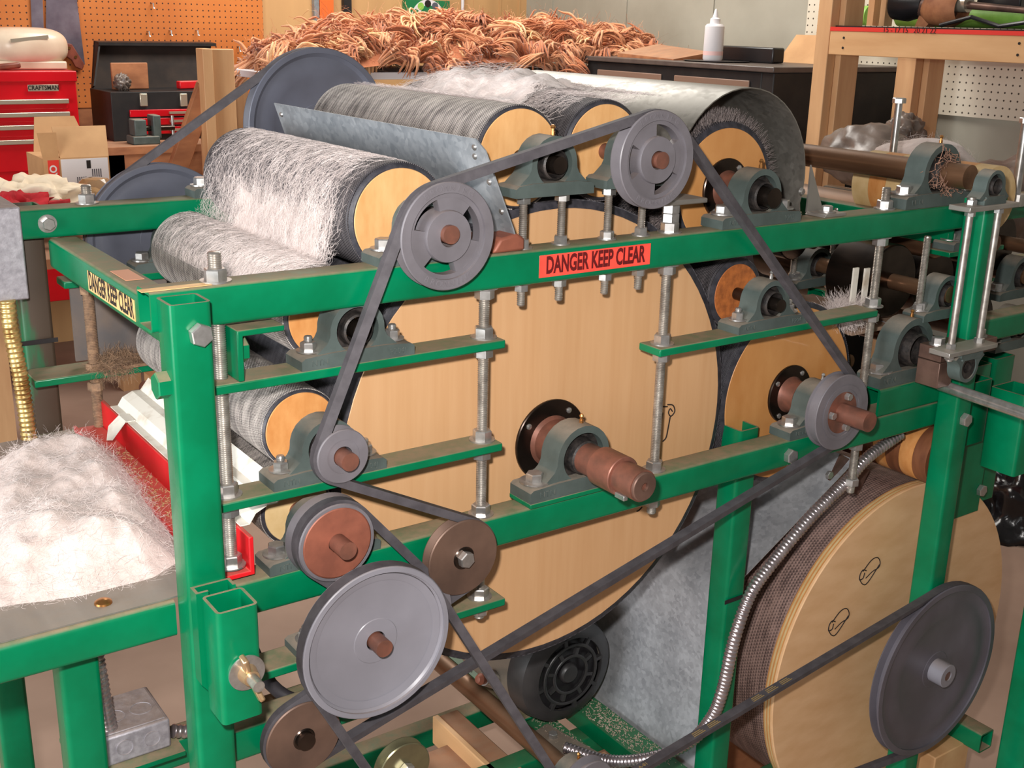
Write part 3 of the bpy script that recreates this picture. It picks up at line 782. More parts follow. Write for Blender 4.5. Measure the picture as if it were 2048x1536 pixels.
for k2, fr2 in enumerate((.13,.27,.31,.43,.47,.51)):
    me2 = text_mesh('A-81', .0075, .0001, gold, 1.) if k2 == 0 else None
    if me2 is None:
        mb2 = MB()
        for j in range(3): mb2.box(-.011+.0008*j,.010-.002*j,-.0035+.003*j,-.0022+.003*j,-.0001,.0001)
        me2 = mb2.mesh('belt_print'); me2.materials.append(gold)
    o = put('belt_print', me2, bb); c_ = A2.lerp(B2, fr2) + nn_*.0049; c_.y = -.049
    mm = Matrix((dd, nn_.cross(dd), nn_)).transposed().to_4x4(); mm.translation = c_; o.matrix_local = mm
belt('black belt between the two large blue grey pulleys at the back', [(.7620,1.2450,.107,1), (.5190,1.0960,.101,1)], .596)

# ---------------------------------------------------------------- threaded rods with their nuts
W16 = .0016
rod_thing('tall threaded rod left of the main bearing, joining all left flat bars', .680, .019, .722, 1.1225, nuts=((1.1114,1),(1.067+W16,-1),(1.0455,0),(.947+W16,-1),(.9255,0),(.856+W16,-1),(.750+W16,-1),(.7285,0)))
rod_thing('tall threaded rod right of the main bearing with stacked nuts above the rail', .9455, .019, .795, 1.1925, nuts=((.8065,0),(.856+W16,-1),(1.0015,0),(1.023+W16,-1),(1.1114,1),(1.162+W16,-1),(1.1748,0),(1.1860,0)))
rod_thing('threaded rod at the right end of the right flat bar', 1.347, .019, .735, 1.192, nuts=((.748,0),(.8055,0),(1.0015,0),(1.023+W16,-1),(1.1114,1),(1.162+W16,-1)))
rod_thing('threaded rod right behind the left post', .379, .019, .862, 1.190, nuts=((.872,-1),(.9255,0),(.947+W16,-1),(1.162+W16,-1)), r=.0068)
for x, zt, w in ((.729,1.2195,'left stud under the brass nippled top bearing'), (.7815,1.2195,'right stud under the brass nippled top bearing'), (.8485,1.222,'left stud under the raised slotted pulley'), (.9000,1.222,'right stud under the raised slotted pulley')):
    rod_thing(w+', through the top rail', x, .019, 1.097, zt-.0005, r=.0048, nuts=((1.124-.0098,1),(1.162+W16,-1),(zt-.0087,0)), group='short studs through the top rail', name='threaded_stud')
rod_thing('rusty nutted bolt end standing on the rear rail at far left', .405, .534, 1.124, 1.186, nuts=((1.162+W16,-1),), r=.0068)
rod_thing('dusty felted threaded rod hanging below the rear rail at left', .390, .512, .862, 1.060, nuts=((1.049,0),(.944,-1),(.918,0)), mat='rod_dusty', r=.0075)
tag(MB().box(.915,.985,-.002,.04,1.1975,1.2035).build('thumb_plate', MAT['alu'], None, bev=.0015), 'small flat aluminium plate on the stacked nuts below the raised pulley', 'plate')

# ---------------------------------------------------------------- sheet metal over the rollers
def sheet(profile, y0, y1, th=.0014):
    """open profile in XZ given thickness and pushed along Y"""
    n = len(profile); off = []
    for i, (x, z) in enumerate(profile):
        a = profile[max(i-1,0)]; b = profile[min(i+1,n-1)]
        d = Vector((b[0]-a[0], b[1]-a[1])).normalized(); off.append((x - d.y*th, z + d.x*th))
    return MB().prism(profile + off[::-1], y0, y1)
cx, cz, cr = 1.0880, 1.2090, .1175
arc = [(cx + cr*math.cos(math.radians(a)), cz + cr*math.sin(math.radians(a))) for a in range(152, -17, -8)]
hood = thing('roller_hood', 'curved galvanised hood over the bristly roller', 'hood', (cx, .28, 1.162))
sheet(arc + [(1.203,1.165)], .045, .50).build('hood_sheet', MAT['hood'], hood, (-cx,-.28,-1.162), ang=60)
foot = MB().prism([(1.203,1.1625),(1.246,1.1625),(1.246,1.1665),(1.206,1.1665),(1.206,1.1655)], .002, .036)
foot.build('foot', MAT['alu'], hood, (-cx,-.28,-1.162), bev=.0006)
MB().add([(1.2055,.030,1.166),(1.2075,.030,1.166),(1.2075,.036,1.166),(1.2055,.036,1.166)], [(0,1,2,3)])
MB().prism([(1.2035,1.1655),(1.236,1.1655),(1.2035,1.228)], .033, .0355).build('gusset', MAT['alu'], hood, (-cx,-.28,-1.162))
b_ = put('bolt', hexmesh(.013,.007), hood, (1.226-cx,.018-.28,1.1682-1.162)); put('washer', washmesh(.0115), b_, (0,0,-.0016))
MB().lathe([(-.003,0),(-.003,.004),(0,.0055)], (1.2005,.043,1.192), n=14).build('rivet', MAT['zinc'], hood, (-cx,-.28,-1.162))

dfl = thing('deflector_plate', 'upright galvanised deflector plate between the wool covered roller and the clean roller', 'plate', (.68,.28,1.16))
poly = [(.500,1.286),(.030,1.281),(.018,1.270),(.006,1.188),(.006,1.181),(.012,1.177),(.500,1.20)]
# plate leans a little: x follows y and z
def dx_(y, z): return .673 + (1.281-z)*.35 - (y-.015)*.038
n = len(poly)
vs = [(dx_(y,z), y, z) for y, z in poly] + [(dx_(y,z)+.0018, y, z) for y, z in poly]
MB().add(vs, [tuple(range(n)), tuple(range(2*n-1,n-1,-1))] + [(i,(i+1)%n,n+(i+1)%n,n+i) for i in range(n)]).build('plate', MAT['galv_dull'], dfl, (-.68,-.28,-1.16))
for y, z in ((.040,1.262),(.026,1.236),(.018,1.205),(.488,1.272),(.036,1.272)):
    MB().lathe([(-.0022,0),(-.002,.0022),(0,.0040)], (dx_(y,z),y,z), (1,0,0), n=12).build('rivet', MAT['zinc'], dfl, (-.68,-.28,-1.16))
MB().prism([(.680,1.1625),(.722,1.1625),(.722,1.176),(.712,1.182),(.690,1.178)], .004, .036).build('foot_block', MAT['red_pulley'], dfl, (-.68,-.28,-1.16), bev=.003)

# galvanised drum cover below
gc = thing('drum_cover', 'bent galvanised sheet below the lower rail right of the main drum', 'sheet metal cover', (1.16,.2,.3))
sheet([(1.135,.275),(1.140,.295),(1.158,.39),(1.162,.583),(1.176,.592),(1.41,.735),(1.43,.75)], .080, .46, .0016).build('bent_sheet', MAT['galv'], gc, (-1.16,-.2,-.3), ang=60)
q0, q1 = U(1490,800+90,y=.09), U(1640,980,y=.09)
MB().bar((1.395,.09,.742),(1.47,.09,.70),.004,.045).build('stiffener', MAT['steel_brown'], gc, (-1.16,-.2,-.3))
put('bolt', hexmesh(.012,.006), gc, (1.372-1.16,.083-.2,.737-.3), (PI/2,.2,0))

# ---------------------------------------------------------------- clamp on the left post
cl = thing('clamp_bracket', 'green clamp of two tube stubs with a wing nut on the left post', 'clamp', (.338,-.06,.76))
cl0 = (-.338,.06,-.76)
def stub(x0,x1,y0,y1,z0,z1,cut):
    m_ = MB(); wl = .003
    # four walls, chamfered at the lower left
    m_.prism([(x0,z0+cut),(x0+.012,z0),(x1,z0),(x1,z1),(x0,z1)], y0, y0+wl)
    m_.prism([(x0,z0+cut),(x0+.012,z0),(x1,z0),(x1,z1),(x0,z1)], y1-wl, y1)
    m_.prism([(x0,z0+cut),(x0+wl,z0+cut-.003),(x0+wl,z1),(x0,z1)], y0+wl, y1-wl)
    m_.prism([(x1-wl,z0),(x1,z0),(x1,z1),(x1-wl,z1)], y0+wl, y1-wl)
    return m_
MB().sqtube((.341,-.0745,.768),(.341,-.0745,.884),w=.040).build('front_stub', MAT['green'], cl, cl0)
sb = MB(); y0, y1 = -.0545, -.0385
sb.prism([(.3165,.792),(.3285,.776),(.3285,.888),(.3165,.888)], y0, y0+.003)
sb.prism([(.3165,.792),(.3195,.789),(.3195,.888),(.3165,.888)], y0+.003, y1)
sb.prism([(.352,.776),(.355,.776),(.355,.888),(.352,.888)], y0, y1)
sb.prism([(.3195,.785),(.352,.776),(.352,.888),(.3195,.888)], y1-.003, y1).build('rear_stub', MAT['green'], cl, cl0)
wz = .8185
MB().lathe([(-.0985,0),(-.0985,.0175),(-.0965,.0175),(-.0945,.016)], (.345,0,wz), n=36).build('washer', MAT['zinc'], cl, cl0)
MB().cyl((.345,-.126,wz),(.345,-.06,wz),.0055,n=16).build('bolt', MAT['rod'], cl, cl0)
wn = MB().lathe([(-.110,.0055),(-.110,.0075),(-.099,.0095),(-.098,.0095)], (.345,0,wz), n=24).build('wing_nut', M('yellow_zinc', (222,190,150), (196,160,118), rough=.3, metal=.8), cl, cl0)
for s in (-1, 1):
    a = math.radians(108); ux, uz = math.cos(a)*s, math.sin(a)*s
    b0 = Vector((.345+ux*.006, -.103, wz+uz*.006)); b1 = Vector((.345+ux*.026, -.112, wz+uz*.026))
    MB().bar(b0, b1, .0055, .0110, up=(0,1,0)).build('wing', wn.data.materials[0], wn, cl0, bev=.0016).location = (0,0,0)
for c_ in wn.children: c_.location = (0,0,0)

# ---------------------------------------------------------------- feed end: red angle, white strip, table
ra = thing('red_channel', 'bright red steel channel across the feed end of the machine', 'channel', (.38,.25,.86))
r0 = (-.38,-.25,-.86)
MB().prism([(.358,.8615),(.398,.8615),(.398,.903),(.393,.903),(.393,.8665),(.3635,.8665),(.3615,.870),(.358,.870)], .004, .520).build('channel', MAT['red'], ra, r0, bev=.001)
part = sheet([(.3950,.9045),(.405,.9045),(.412,.915),(.425,.921),(.436,.921),(.448,.936)], .030, .470, .0012)
ws_ = tag(part.build('white_strip', MAT['white_sheet'], None, ang=25), 'white bent metal strip lying along the red channel under the rollers', 'metal strip')
MB().box(.3925,.404,.395,.425,.9062,.9074).build('bent_tab', MAT['white_sheet'], ws_)
MB().add([(.3925,.395,.9074),(.3925,.425,.9074),(.378,.425,.8950),(.371,.412,.8810),(.374,.395,.8860)], [(0,1,2,3,4)]).build('tab_flap', MAT['white_sheet'], ws_)
# seed husks on the red channel
hk = MB(); rng = random.Random(3)
for _ in range(520):
    x, y = rng.uniform(.365,.392), rng.uniform(.02,.42)
    if rng.random() > .25 + .75*(1-abs(y-.2)/.25): continue
    a = rng.uniform(0,PI); l = rng.uniform(.0015,.0045); c, s = math.cos(a)*l, math.sin(a)*l
    hk.bar((x-c/2,y-s/2,.8672),(x+c/2,y+s/2,.8672+rng.uniform(0,.0015)),.0007,.0006)
tag(hk.build('seed_husks', M('straw_husks',(206,172,128),(160,118,80),rough=.8,scale=200)), 'scattered straw coloured seed husks in the red channel', 'husks', kind='stuff')

ft = thing('feed_table', 'green feed table frame with a dusty aluminium tray at the left', 'table', (.1,.25,0))
f0 = (-.1,-.25,0)
MB().sqtube((-.5,.019,.8375),(.314,.019,.8375)).build('rail', MAT['green'], ft, f0)
MB().sqtube((-.5,.500,.8375),(.314,.500,.8375)).build('rail', MAT['green'], ft, f0)
MB().sqtube((.230,.060,0),(.230,.060,.818)).build('leg', MAT['green'], ft, f0)
MB().sqtube((-.46,.060,0),(-.46,.060,.818)).build('leg', MAT['green'], ft, f0)
MB().sqtube((.230,.460,0),(.230,.460,.818)).build('leg', MAT['green'], ft, f0)
MB().prism([(-.5,.8570),(.300,.8570),(.356,.8595),(.356,.8610),(.300,.8585),(-.5,.8585)], .006, .535).build('tray', MAT['alu'], ft, f0)
MB().box(-.5,.352,.078,.082,.8585,.8597).build('tray_fold', MAT['alu'], ft, f0)
q = U(208,1221,y=.030)
MB().lathe([(0,.0085),(.002,.0080),(.004,.005),(.0048,0)], (q.x,.030,.8586), (0,0,1), n=18).build('carriage_bolt', MAT['brass'], ft, f0)
put('nut', hexmesh(.014,.008), ft, (q.x-.1,.03-.25,.810))

# bagged loops and conduits
def conduit(label, pts, r=.0085, mat='conduit', pitch=.0062, name='flexible_conduit'):
    # catmull-rom through points, ribbed radius
    P = [Vector(p) for p in pts]; P = [P[0]*2-P[1]] + P + [P[-1]*2-P[-2]]
    out = []
    for i in range(1, len(P)-2):
        a, b, c, d = P[i-1:i+3]; L = (c-b).length; k = max(2, int(L/(pitch/4)))
        for j in range(k):
            t_ = j/k
            out.append(.5*((2*b) + (c-a)*t_ + (2*a-5*b+4*c-d)*t_*t_ + (3*b-a-3*c+d)*t_**3))
    out.append(P[-2])
    o = MB().pipe(out, r, 12, rfun=(lambda i: r*(1+.10*math.sin(i*PI/2))) if pitch < .02 else None).build(name, MAT[mat], ang=75)
    return tag(o, label, 'conduit')
def Uy(pts): return [U(px,py,y=y) for px,py,y in pts]
conduit('silver ribbed conduit sweeping past the middle post to the lower rail', Uy([(1800,868,.03),(1735,915,.03),(1690,965,.028),(1620,1035,.025),(1545,1125,.02),(1500,1190,.015),(1468,1280,.015),(1445,1380,.02),(1420,1440,.03),(1370,1490,.06),(1290,1518,.10),(1210,1520,.16),(1130,1495,.22)]), .0088)
conduit('yellowish ribbed conduit on the rear left post', Uy([(14,600,.50),(22,660,.50),(38,740,.50),(48,800,.50),(58,876,.50)]), .0095, 'conduit_gold')
conduit('silver ribbed conduit dropping from the feed table to the junction box', Uy([(193,1310,.12),(200,1350,.12),(212,1420,.125),(226,1478,.13)]), .0075)
conduit('short ribbed conduit leaving the side of the junction box', Uy([(345,1462,.13),(372,1463,.13),(420,1466,.13)]), .0075)
conduit('black curved hose behind the clamp and the big dished pulley', Uy([(505,1300,.06),(530,1352,.055),(556,1382,.05),(590,1400,.04),(640,1404,.03)]), .0075, 'rubber_dark', .05, 'hose')
jb = thing('junction_box', 'grey electrical junction box below the feed table', 'electrical box', (.30,.16,.60))
a = U(205,1490,y=.115); b = U(335,1455,y=.115)
zt_ = U(262,1462,y=.115).z
MB().box(.262,.335,.115,.195,zt_-.036,zt_).build('box', MAT['box_grey'], jb, (-.30,-.16,-.60), bev=.003)
MB().box(.266,.331,.119,.191,zt_,zt_+.0015).build('cover', MAT['box_grey'], jb, (-.30,-.16,-.60), bev=.001)
for x_, y_ in ((.284,.150),(.314,.150)): MB().lathe([(zt_+.0014,.0125),(zt_+.0022,.0125),(zt_+.0022,.0112),(zt_+.0016,.011)], (x_,y_,0), (0,0,1), n=24).build('knockout', MAT['box_grey'], jb, (-.30,-.16,-.60))
for x_ in (.284,.314): MB().lathe([(.1152,.0095),(.1142,.0095),(.1142,.0085),(.1152,.0083)], (x_,0,zt_-.018), (0,1,0), n=24).build('knockout', MAT['box_grey'], jb, (-.30,-.16,-.60))
# low green rails near the junction box
ft2 = thing('base_rail', 'low green rail with a grey plate carrying the junction box', 'rail', (.3,.1,.5))
z_ = zt_-.036
MB().box(.235,.345,.100,.200,z_-.006,z_-.0005).build('shelf_plate', MAT['green'], ft2, (-.3,-.1,-.5))
MB().sqtube((.255,.150,z_-.0245),(.60,.150,z_-.0245),w=.036).build('rail', MAT['green'], ft2, (-.3,-.1,-.5))
# grey enclosure at the far left
q = U(44,420,y=.50); q2 = U(44,600,y=.50)
eb = thing('control_box', 'hammered grey control box at the left edge by the rear rail', 'electrical box', (q.x-.06,.55,q2.z))
MB().box(-.10,0.058,-.05,.06,0,q.z-q2.z+.004).build('enclosure', MAT['box_grey'], eb, bev=.002)
MB().lathe([(-.012,.008),(-.012,.017),(0,.017)], (.010,-.02,0), (0,0,1), n=20).build('gland', MAT['zinc'], eb)
# cable ties
for px, py, y, w_ in ((72,695,.535,.055),):
    pass
tie = tag(MB().box(1.117,1.164,.0365,.0375,.605,.611).build('cable_tie', MAT['plastic_black'], None), 'black cable tie round the middle green post', 'cable tie')
tie2 = tag(MB().box(.298,.356,RY1-.0005,RY1+.0012,1.0,1.006).build('cable_tie', MAT['plastic_black'], None, (0,-.004,-.02)), 'black cable tie round the worn rear left post', 'cable tie')
tag(MB().box(-.02,.02,-.012,.012,0,.004).build('dust_heap', MAT['dust_heap'], None, (.44,.50,.948)), 'felted dust on the rear flat bar', 'dust', kind='stuff')
DUSTPOS = U(232,722,y=.505)
# dusty rear sheet parts seen below the end rail
tag(MB().prism([(.372,.955),(.50,.955),(.50,1.062),(.372,1.062)], .530, .534).build('rear_side_plate', M('dusty_dark_plate',(96,92,92),(122,106,94),rough=.8,scale=14), None), 'dull grey side plate at the rear below the end cross rail', 'plate')

# ---------------------------------------------------------------- plywood lap drum at lower right
LX, LZ = 1.533, .405
ld = thing('lap_drum', 'big plywood ended lap drum wrapped in brown mesh at lower right', 'drum', (LX, .03, LZ))
MB().lathe([(.021,.26),(.021,.285),(.43,.285),(.43,.26)], n=96).build('mesh_wrap', MAT['mesh_wrap'], ld)
ply = M('lap_drum_plywood', (226,184,140), (210,164,118), rough=.5, scale=5, stretch=(2.5,9,7), lo=.3, hi=.7, detail=6, rot=(0,.9,0))
MB().lathe([(0,0),(0,.2955),(.0015,.297),(.0045,.297)], n=96).build('end_face', ply, ld)
for k, (y0_, mm) in enumerate(((.0045,'lumber_dark'),(.0075,'wood_pale'),(.0105,'lumber_dark'),(.0135,'wood_pale'),(.0165,'lumber_dark'))):
    MB().lathe([(y0_,.27),(y0_,.2965 if k%2 else .2958),(y0_+.003,.2965 if k%2 else .2958),(y0_+.003,.27)], n=96).build('plywood_layer', MAT['wood_side'] if k % 2 == 0 else MAT['wood_pale'], ld)
MB().lathe([(.43,0),(.43,.297),(.452,.297),(.452,0)], n=96).build('rear_end', ply, ld)
MB().cyl((0,-.104,0),(0,.56,0),.0125,n=24).build('shaft', MAT['steel_brown'], ld)
def scribble(parent, strokes, y, off, name='pen_mark', r=.0009):
    for st in strokes:
        pts = [Vector((x, y, z)) - off for x, z in st]
        # smooth
        P = [pts[0]*2-pts[1]] + pts + [pts[-1]*2-pts[-2]]; out = []
        for i in range(1, len(P)-2):
            a, b, c, d = P[i-1:i+3]
            for j in range(4):
                t_ = j/4; out.append(.5*((2*b)+(c-a)*t_+(2*a-5*b+4*c-d)*t_*t_+(3*b-a-3*c+d)*t_**3))
        out.append(P[-2])
        MB().pipe(out, r, 5).build(name, MAT['ink'], parent)
def px2(pts, y): return [(U(a,b,y=y).x, U(a,b,y=y).z) for a, b in pts]
k_ = 560/2048
def zz(o, pts): return [(o[0]+a*k_, o[1]+b*k_) for a, b in pts]
lo_ = Vector((LX,.03,LZ))
for dx0, dy0 in ((0,0),(-62,102)):
    A = [(860+0,1400),(845,1440),(840,1480)]; 
    S = [[(870,1400),(930,1320),(975,1298),(995,1330),(985,1370),(940,1400),(890,1450)], [(895,1395),(870,1390),(850,1420),(845,1460),(870,1450),(882,1410)], [(845,1460),(870,1495),(905,1480),(990,1350)]]
    scribble(ld, [px2([(a+dx0, b+dy0) for a, b in zz((1488,760), s_)], .0297) for s_ in S], .0297, lo_)
md = bpy.data.objects['main_drum']
S = [[(1190,195),(1225,195)],[(1225,180),(1265,185),(1278,230),(1250,265),(1232,240),(1245,210),(1262,230)],[(1245,270),(1230,350),(1215,420),(1190,450)],[(1190,240),(1175,330)]]
scribble(md, [px2(zz((1000,760), s_), .0695) for s_ in S], .0695, Vector((AX['M'][0],.07,AX['M'][1])))
S = [[(1000,960),(1015,955),(1040,930)]]
scribble(md, [px2(zz((1000,760), s_), .0695) for s_ in S], .0695, Vector((AX['M'][0],.07,AX['M'][1])))

# laminated striped pressure roller above it
sr = thing('laminated_roller', 'wooden roller of alternating light and dark bands above the lap drum', 'roller', (1.552,.004,.7550))
for k in range(17):
    MB().lathe([(k*.0255,0),(k*.0255,.0475),(k*.0255+.025,.0475),(k*.0255+.025,0)], n=40).build('wood_band', MAT['wood_orange' if k % 2 else 'walnut'], sr)
MB().cyl((0,.0,0),(0,.50,0),.011,n=18).build('shaft', MAT['shaft'], sr)

# ---------------------------------------------------------------- motor and base below the drum
mo = thing('electric_motor', 'electric motor with black slotted end bell below the drum', 'motor', (1.030,.275,.396))
MB().lathe([(.04,.093),(.20,.093),(.21,.078),(.22,.03),(.22,0)], n=48).build('shell', MAT['motor_body'], mo)
MB().lathe([(.045,.0935),(.03,.0935),(.010,.088),(.001,.075),(-.001,.064),(.003,.063)], n=56).build('end_bell', MAT['motor_black'], mo)
MB().lathe([(.012,.066),(.012,0)], n=40).build('vent_back', MAT['plastic_black'], mo)
for ri, ro, nn, off in ((.052,.062,8,0.2),(.033,.043,8,.5)):
    MB().lathe([(-.001,ri-.003),(-.002,ri-.001),(-.002,ri+.0015),(-.001,ri+.0025),(.006,ri),(-.001,ri-.003)], n=48).build('grille_ring', MAT['motor_black'], mo)
    for q in range(nn):
        a = off + q*2*PI/nn
        MB().bar((math.cos(a)*(ri-.001),.002,math.sin(a)*(ri-.001)),(math.cos(a)*(ro+.004),.002,math.sin(a)*(ro+.004)),.006,.007,up=(0,1,0)).build('grille_rib', MAT['motor_black'], mo)
MB().lathe([(-.001,0),(-.001,.014),(.002,.017),(.006,.018)], n=30).build('grille_boss', MAT['motor_black'], mo)
MB().box(-.085,.085,.05,.19,-.0985,-.093).build('foot', MAT['green'], mo, bev=.002)
MB().cyl((-.092,.08,-.02),(-.118,.075,-.008),.016,.011,n=20).build('terminal_fitting', MAT['zinc'], mo)
MB().lathe([(0,.009),(.008,.0095),(.014,.006),(.016,0)], (-.118,.075,-.008), (-1,-.12,.3), n=16).build('red_cap', MAT['red_pulley'], mo)
base = thing('motor_base', 'green base channels carrying the motor under the drum', 'base frame', (1.03,.3,.25))
b0 = (-1.03,-.3,-.25)
MB().box(.985,1.030,.0,.62,.285,.293).build('channel', MAT['green_base'], base, b0)
MB().box(.985,.990,.0,.62,.262,.285).build('channel_web', MAT['green_base'], base, b0)
MB().box(1.075,1.125,.0,.62,.285,.293).build('channel', MAT['green_base'], base, b0)
MB().box(1.075,1.080,.0,.62,.262,.285).build('channel_web', MAT['green_base'], base, b0)
MB().sqtube((.40,.30,.235),(1.50,.30,.235)).build('cross_rail', MAT['green_base'], base, b0)
MB().sqtube((.40,.05,.235),(1.50,.05,.235)).build('cross_rail', MAT['green_base'], base, b0)
MB().bar((1.02,.13,.2935),(.985,.30,.2935),.05,.002).build('slotted_plate', MAT['motor_body'], base, b0)
put('bolt', hexmesh(.014,.008), base, (.995-1.03,.27-.3,.2945-.25))
hk = MB(); rng = random.Random(8)
for _ in range(1300):
    if rng.random() < .5: x, y = rng.uniform(.988,1.029), rng.gauss(.22,.11)
    else: x, y = rng.uniform(1.078,1.123), rng.gauss(.24,.07)
    if not 0 < y < .6: continue
    a = rng.uniform(0,PI); l = rng.uniform(.001,.0045); c, s = math.cos(a)*l, math.sin(a)*l
    hk.bar((x-c/2,y-s/2,.2935),(x+c/2,y+s/2,.2937+rng.uniform(0,.001)),.0009,.0006)
tag(hk.build('chaff', M('grey_chaff',(196,178,160),(150,130,112),rough=.9,scale=200)), 'grey chaff strewn over the green base channels', 'chaff', kind='stuff')
sh_ = thing('drive_shaft', 'long brown round shaft lying beside the green base channel', 'shaft', (.955,.3,.30))
MB().cyl((0,-.30,0),(0,.32,0),.0165,n=28).build('shaft', MAT['shaft'], sh_)
pillow('bearing with brass nipple at the bottom edge on the drive shaft', .957, .165, .262, h=.0365, L=.13, grease='brass', txt=None)
pulley_solid('grey drive pulley at the bottom edge where two belts meet', pm[0], -.058, pm[1], .034)
pulley_solid('grey tension pulley low between the two crossing belts', pn[0], -.058, pn[1], .044)
tag(MB().prism([(.555,.60),(.58,.60),(.70,.30),(.675,.30)], -.004, .004).build('slanted_flat_bar', MAT['green'], None), 'thin slanted green flat bar behind the small olive idler', 'bar')
def lumber(label, x0,x1,y0,y1,z0,z1, mat='lumber', name='timber', rot=0, **kw):
    cx_, cy_ = (x0+x1)/2, (y0+y1)/2
    o = MB().box(x0-cx_,x1-cx_,y0-cy_,y1-cy_,0,z1-z0).build(name, MAT[mat], None, (cx_,cy_,z0), bev=.002); o.rotation_euler = (0,0,rot)
    return tag(o, label, 'timber')
lumber('dusty orange timber block lying lengthways under the drive shaft', .905,.942,.12,.475,.205,.252,'lumber_dark')
lumber('pale cut timber face at the end of the blocking under the machine', .893,.9045,.12,.478,.200,.254,'lumber')
lumber('rough brown timber block under the olive idler', .70,.898,.33,.43,.17,.225,'lumber_dark')
lumber('thick skid timber below the machine base', .55,1.6,.30,.40,.0,.165,'lumber_dark')
lumber('pale timber block below the largest dark pulley', 1.62,1.72,-.02,.12,.12,.185,'lumber')
lumber('long timber on the floor behind the plywood drum', 1.75,1.84,.20,.9,.0,.10,'lumber_dark')
# right hand green base rail on the floor
tag(MB().sqtube((1.72,-.05,.20),(1.72,.55,.20)).build('floor_rail', MAT['green']), 'green rail low on the floor right of the plywood drum', 'rail')

# ---------------------------------------------------------------- drafting section at the right
pillow('heavy bearing stuffed with fibre on the right end of the top rail', 1.446, .019, 1.162, h=.0455, L=.160, W=.042, grease='brass', txt=('NTN',''))
t = thing('top_cross_shaft', 'long round brown shaft in the heavy bearing at the right end of the top rail', 'shaft', (1.446,.02,1.2075))
MB().cyl((0,-.062,0),(0,.53,0),.0172,n=30).build('shaft', MAT['shaft'], t)
fz = MB(); rng = random.Random(5)
for _ in range(90):
    a = rng.uniform(0,2*PI); r = rng.uniform(.017,.030); p = Vector((1.446+r*math.cos(a), rng.uniform(-.012,-.002), 1.2075+r*math.sin(a)))
    pts = [p]
    for _k in range(4): p = p + Vector((rng.gauss(0,.005), rng.gauss(0,.003), rng.gauss(0,.005))); pts.append(p)
    fz.pipe(pts, .0005, 3)
tag(fz.build('fibre_tangle', M('brown_fibre',(170,130,110),(110,80,64),rough=1.)), 'brown fibre tangle wound on the shaft of the heavy right bearing', 'fibre', kind='stuff')
# hanger: two smooth rods, plates, small bearings
hg = thing('rod_hanger', 'hanger of two slim steel rods between flat plates in front of the right post', 'hanger', (1.446,-.07,.97))
h0 = (-1.446,.07,-.97)
MB().box(1.386,1.500,-.089,-.055,1.1690,1.1760).build('plate', MAT['alu'], hg, h0, bev=.001)
MB().box(1.386,1.500,-.089,-.055,.966,.973).build('plate', MAT['alu'], hg, h0, bev=.001)
for x_ in (1.412,1.478):
    MB().cyl((x_,-.072,.955),(x_,-.072,1.186),.0050,n=16).build('rod', MAT['rod'], hg, h0)
    for z_ in (1.176,1.1605,.973,.9575): put('nut', hexmesh(.0125,.0075), hg, (x_-1.446, -.072+.07, z_-.97), (0,0,random.random()))
for lab, z_, fl in (('small teal bearing on the top plate of the rod hanger',1.176,False),('small grey bearing hanging upside down under the rod hanger',.966,True)):
    pillow(lab, 1.447, -.072, z_, h=.024, L=.050, W=.026, bolts=None, grease=None, txt=None, flip=fl)
tag(MB().box(1.50,1.58,-.02,.04,1.163,1.171).build('end_plate', MAT['green'], None, bev=.001), 'green plate on the right end of the top rail', 'plate')
rod_thing('stub bolt standing at the right end of the top rail', 1.52, -.03, 1.160, 1.195, nuts=((1.1716,-1),), r=.005)
def tall_bolt(label, x, y, z0, z1, r=.0062):
    t = thing('tall_bolt', label, 'bolt', (x,y,z0), 'tall bolts at the right end')
    MB().cyl((0,0,0),(0,0,z1-z0-.008),r,n=18).build('shank', MAT['zinc'], t)
    put('head', hexmesh(.0195,.0085), t, (0,0,z1-z0-.0085)); put('nut', hexmesh(.026,.02), t, (0,0,.0))
p = U(1783,330,y=.25); p2 = U(1786,196,y=.25)
tall_bolt('tall bright bolt rising behind the top cross shaft', p.x, .25, 1.150, p2.z)
p = U(2030,395,y=.06); p2 = U(2037,236,y=.06)
tall_bolt('tall bright bolt at the right edge of the picture', p.x, .06, 1.135, p2.z, .0075)
# block assembly on the packer tube
pillow('dark bearing with brass nipple on the green packer tube', 1.432, .019, .9017, h=.050, L=.150, W=.042, grease='brass', txt=('NTN',''))
ca = thing('split_clamp', 'brown steel split clamp arm bolted beside the packer tube bearing', 'clamp', (1.47,-.03,.91))
MB().box(1.425,1.458,-.050,-.012,.905,.943).build('lower_jaw', MAT['steel_brown'], ca, (-1.47,.03,-.91), bev=.0008)
MB().box(1.425,1.560,-.050,-.012,.9445,.965).build('upper_jaw', MAT['steel_brown'], ca, (-1.47,.03,-.91), bev=.0008)
for x_ in (1.441,1.54):
    b_ = put('bolt', hexmesh(.0165,.010), ca, (x_-1.47,-.031+.03,.9666-.91)); put('washer', washmesh(.0125), b_, (0,0,-.0016))
t = tag(MB().cyl((1.462,-.030,.900),(1.39,-.60,.905),.0085,n=20).build('steel_bar', MAT['zinc']), 'plain steel bar projecting towards the viewer at the right edge', 'bar')
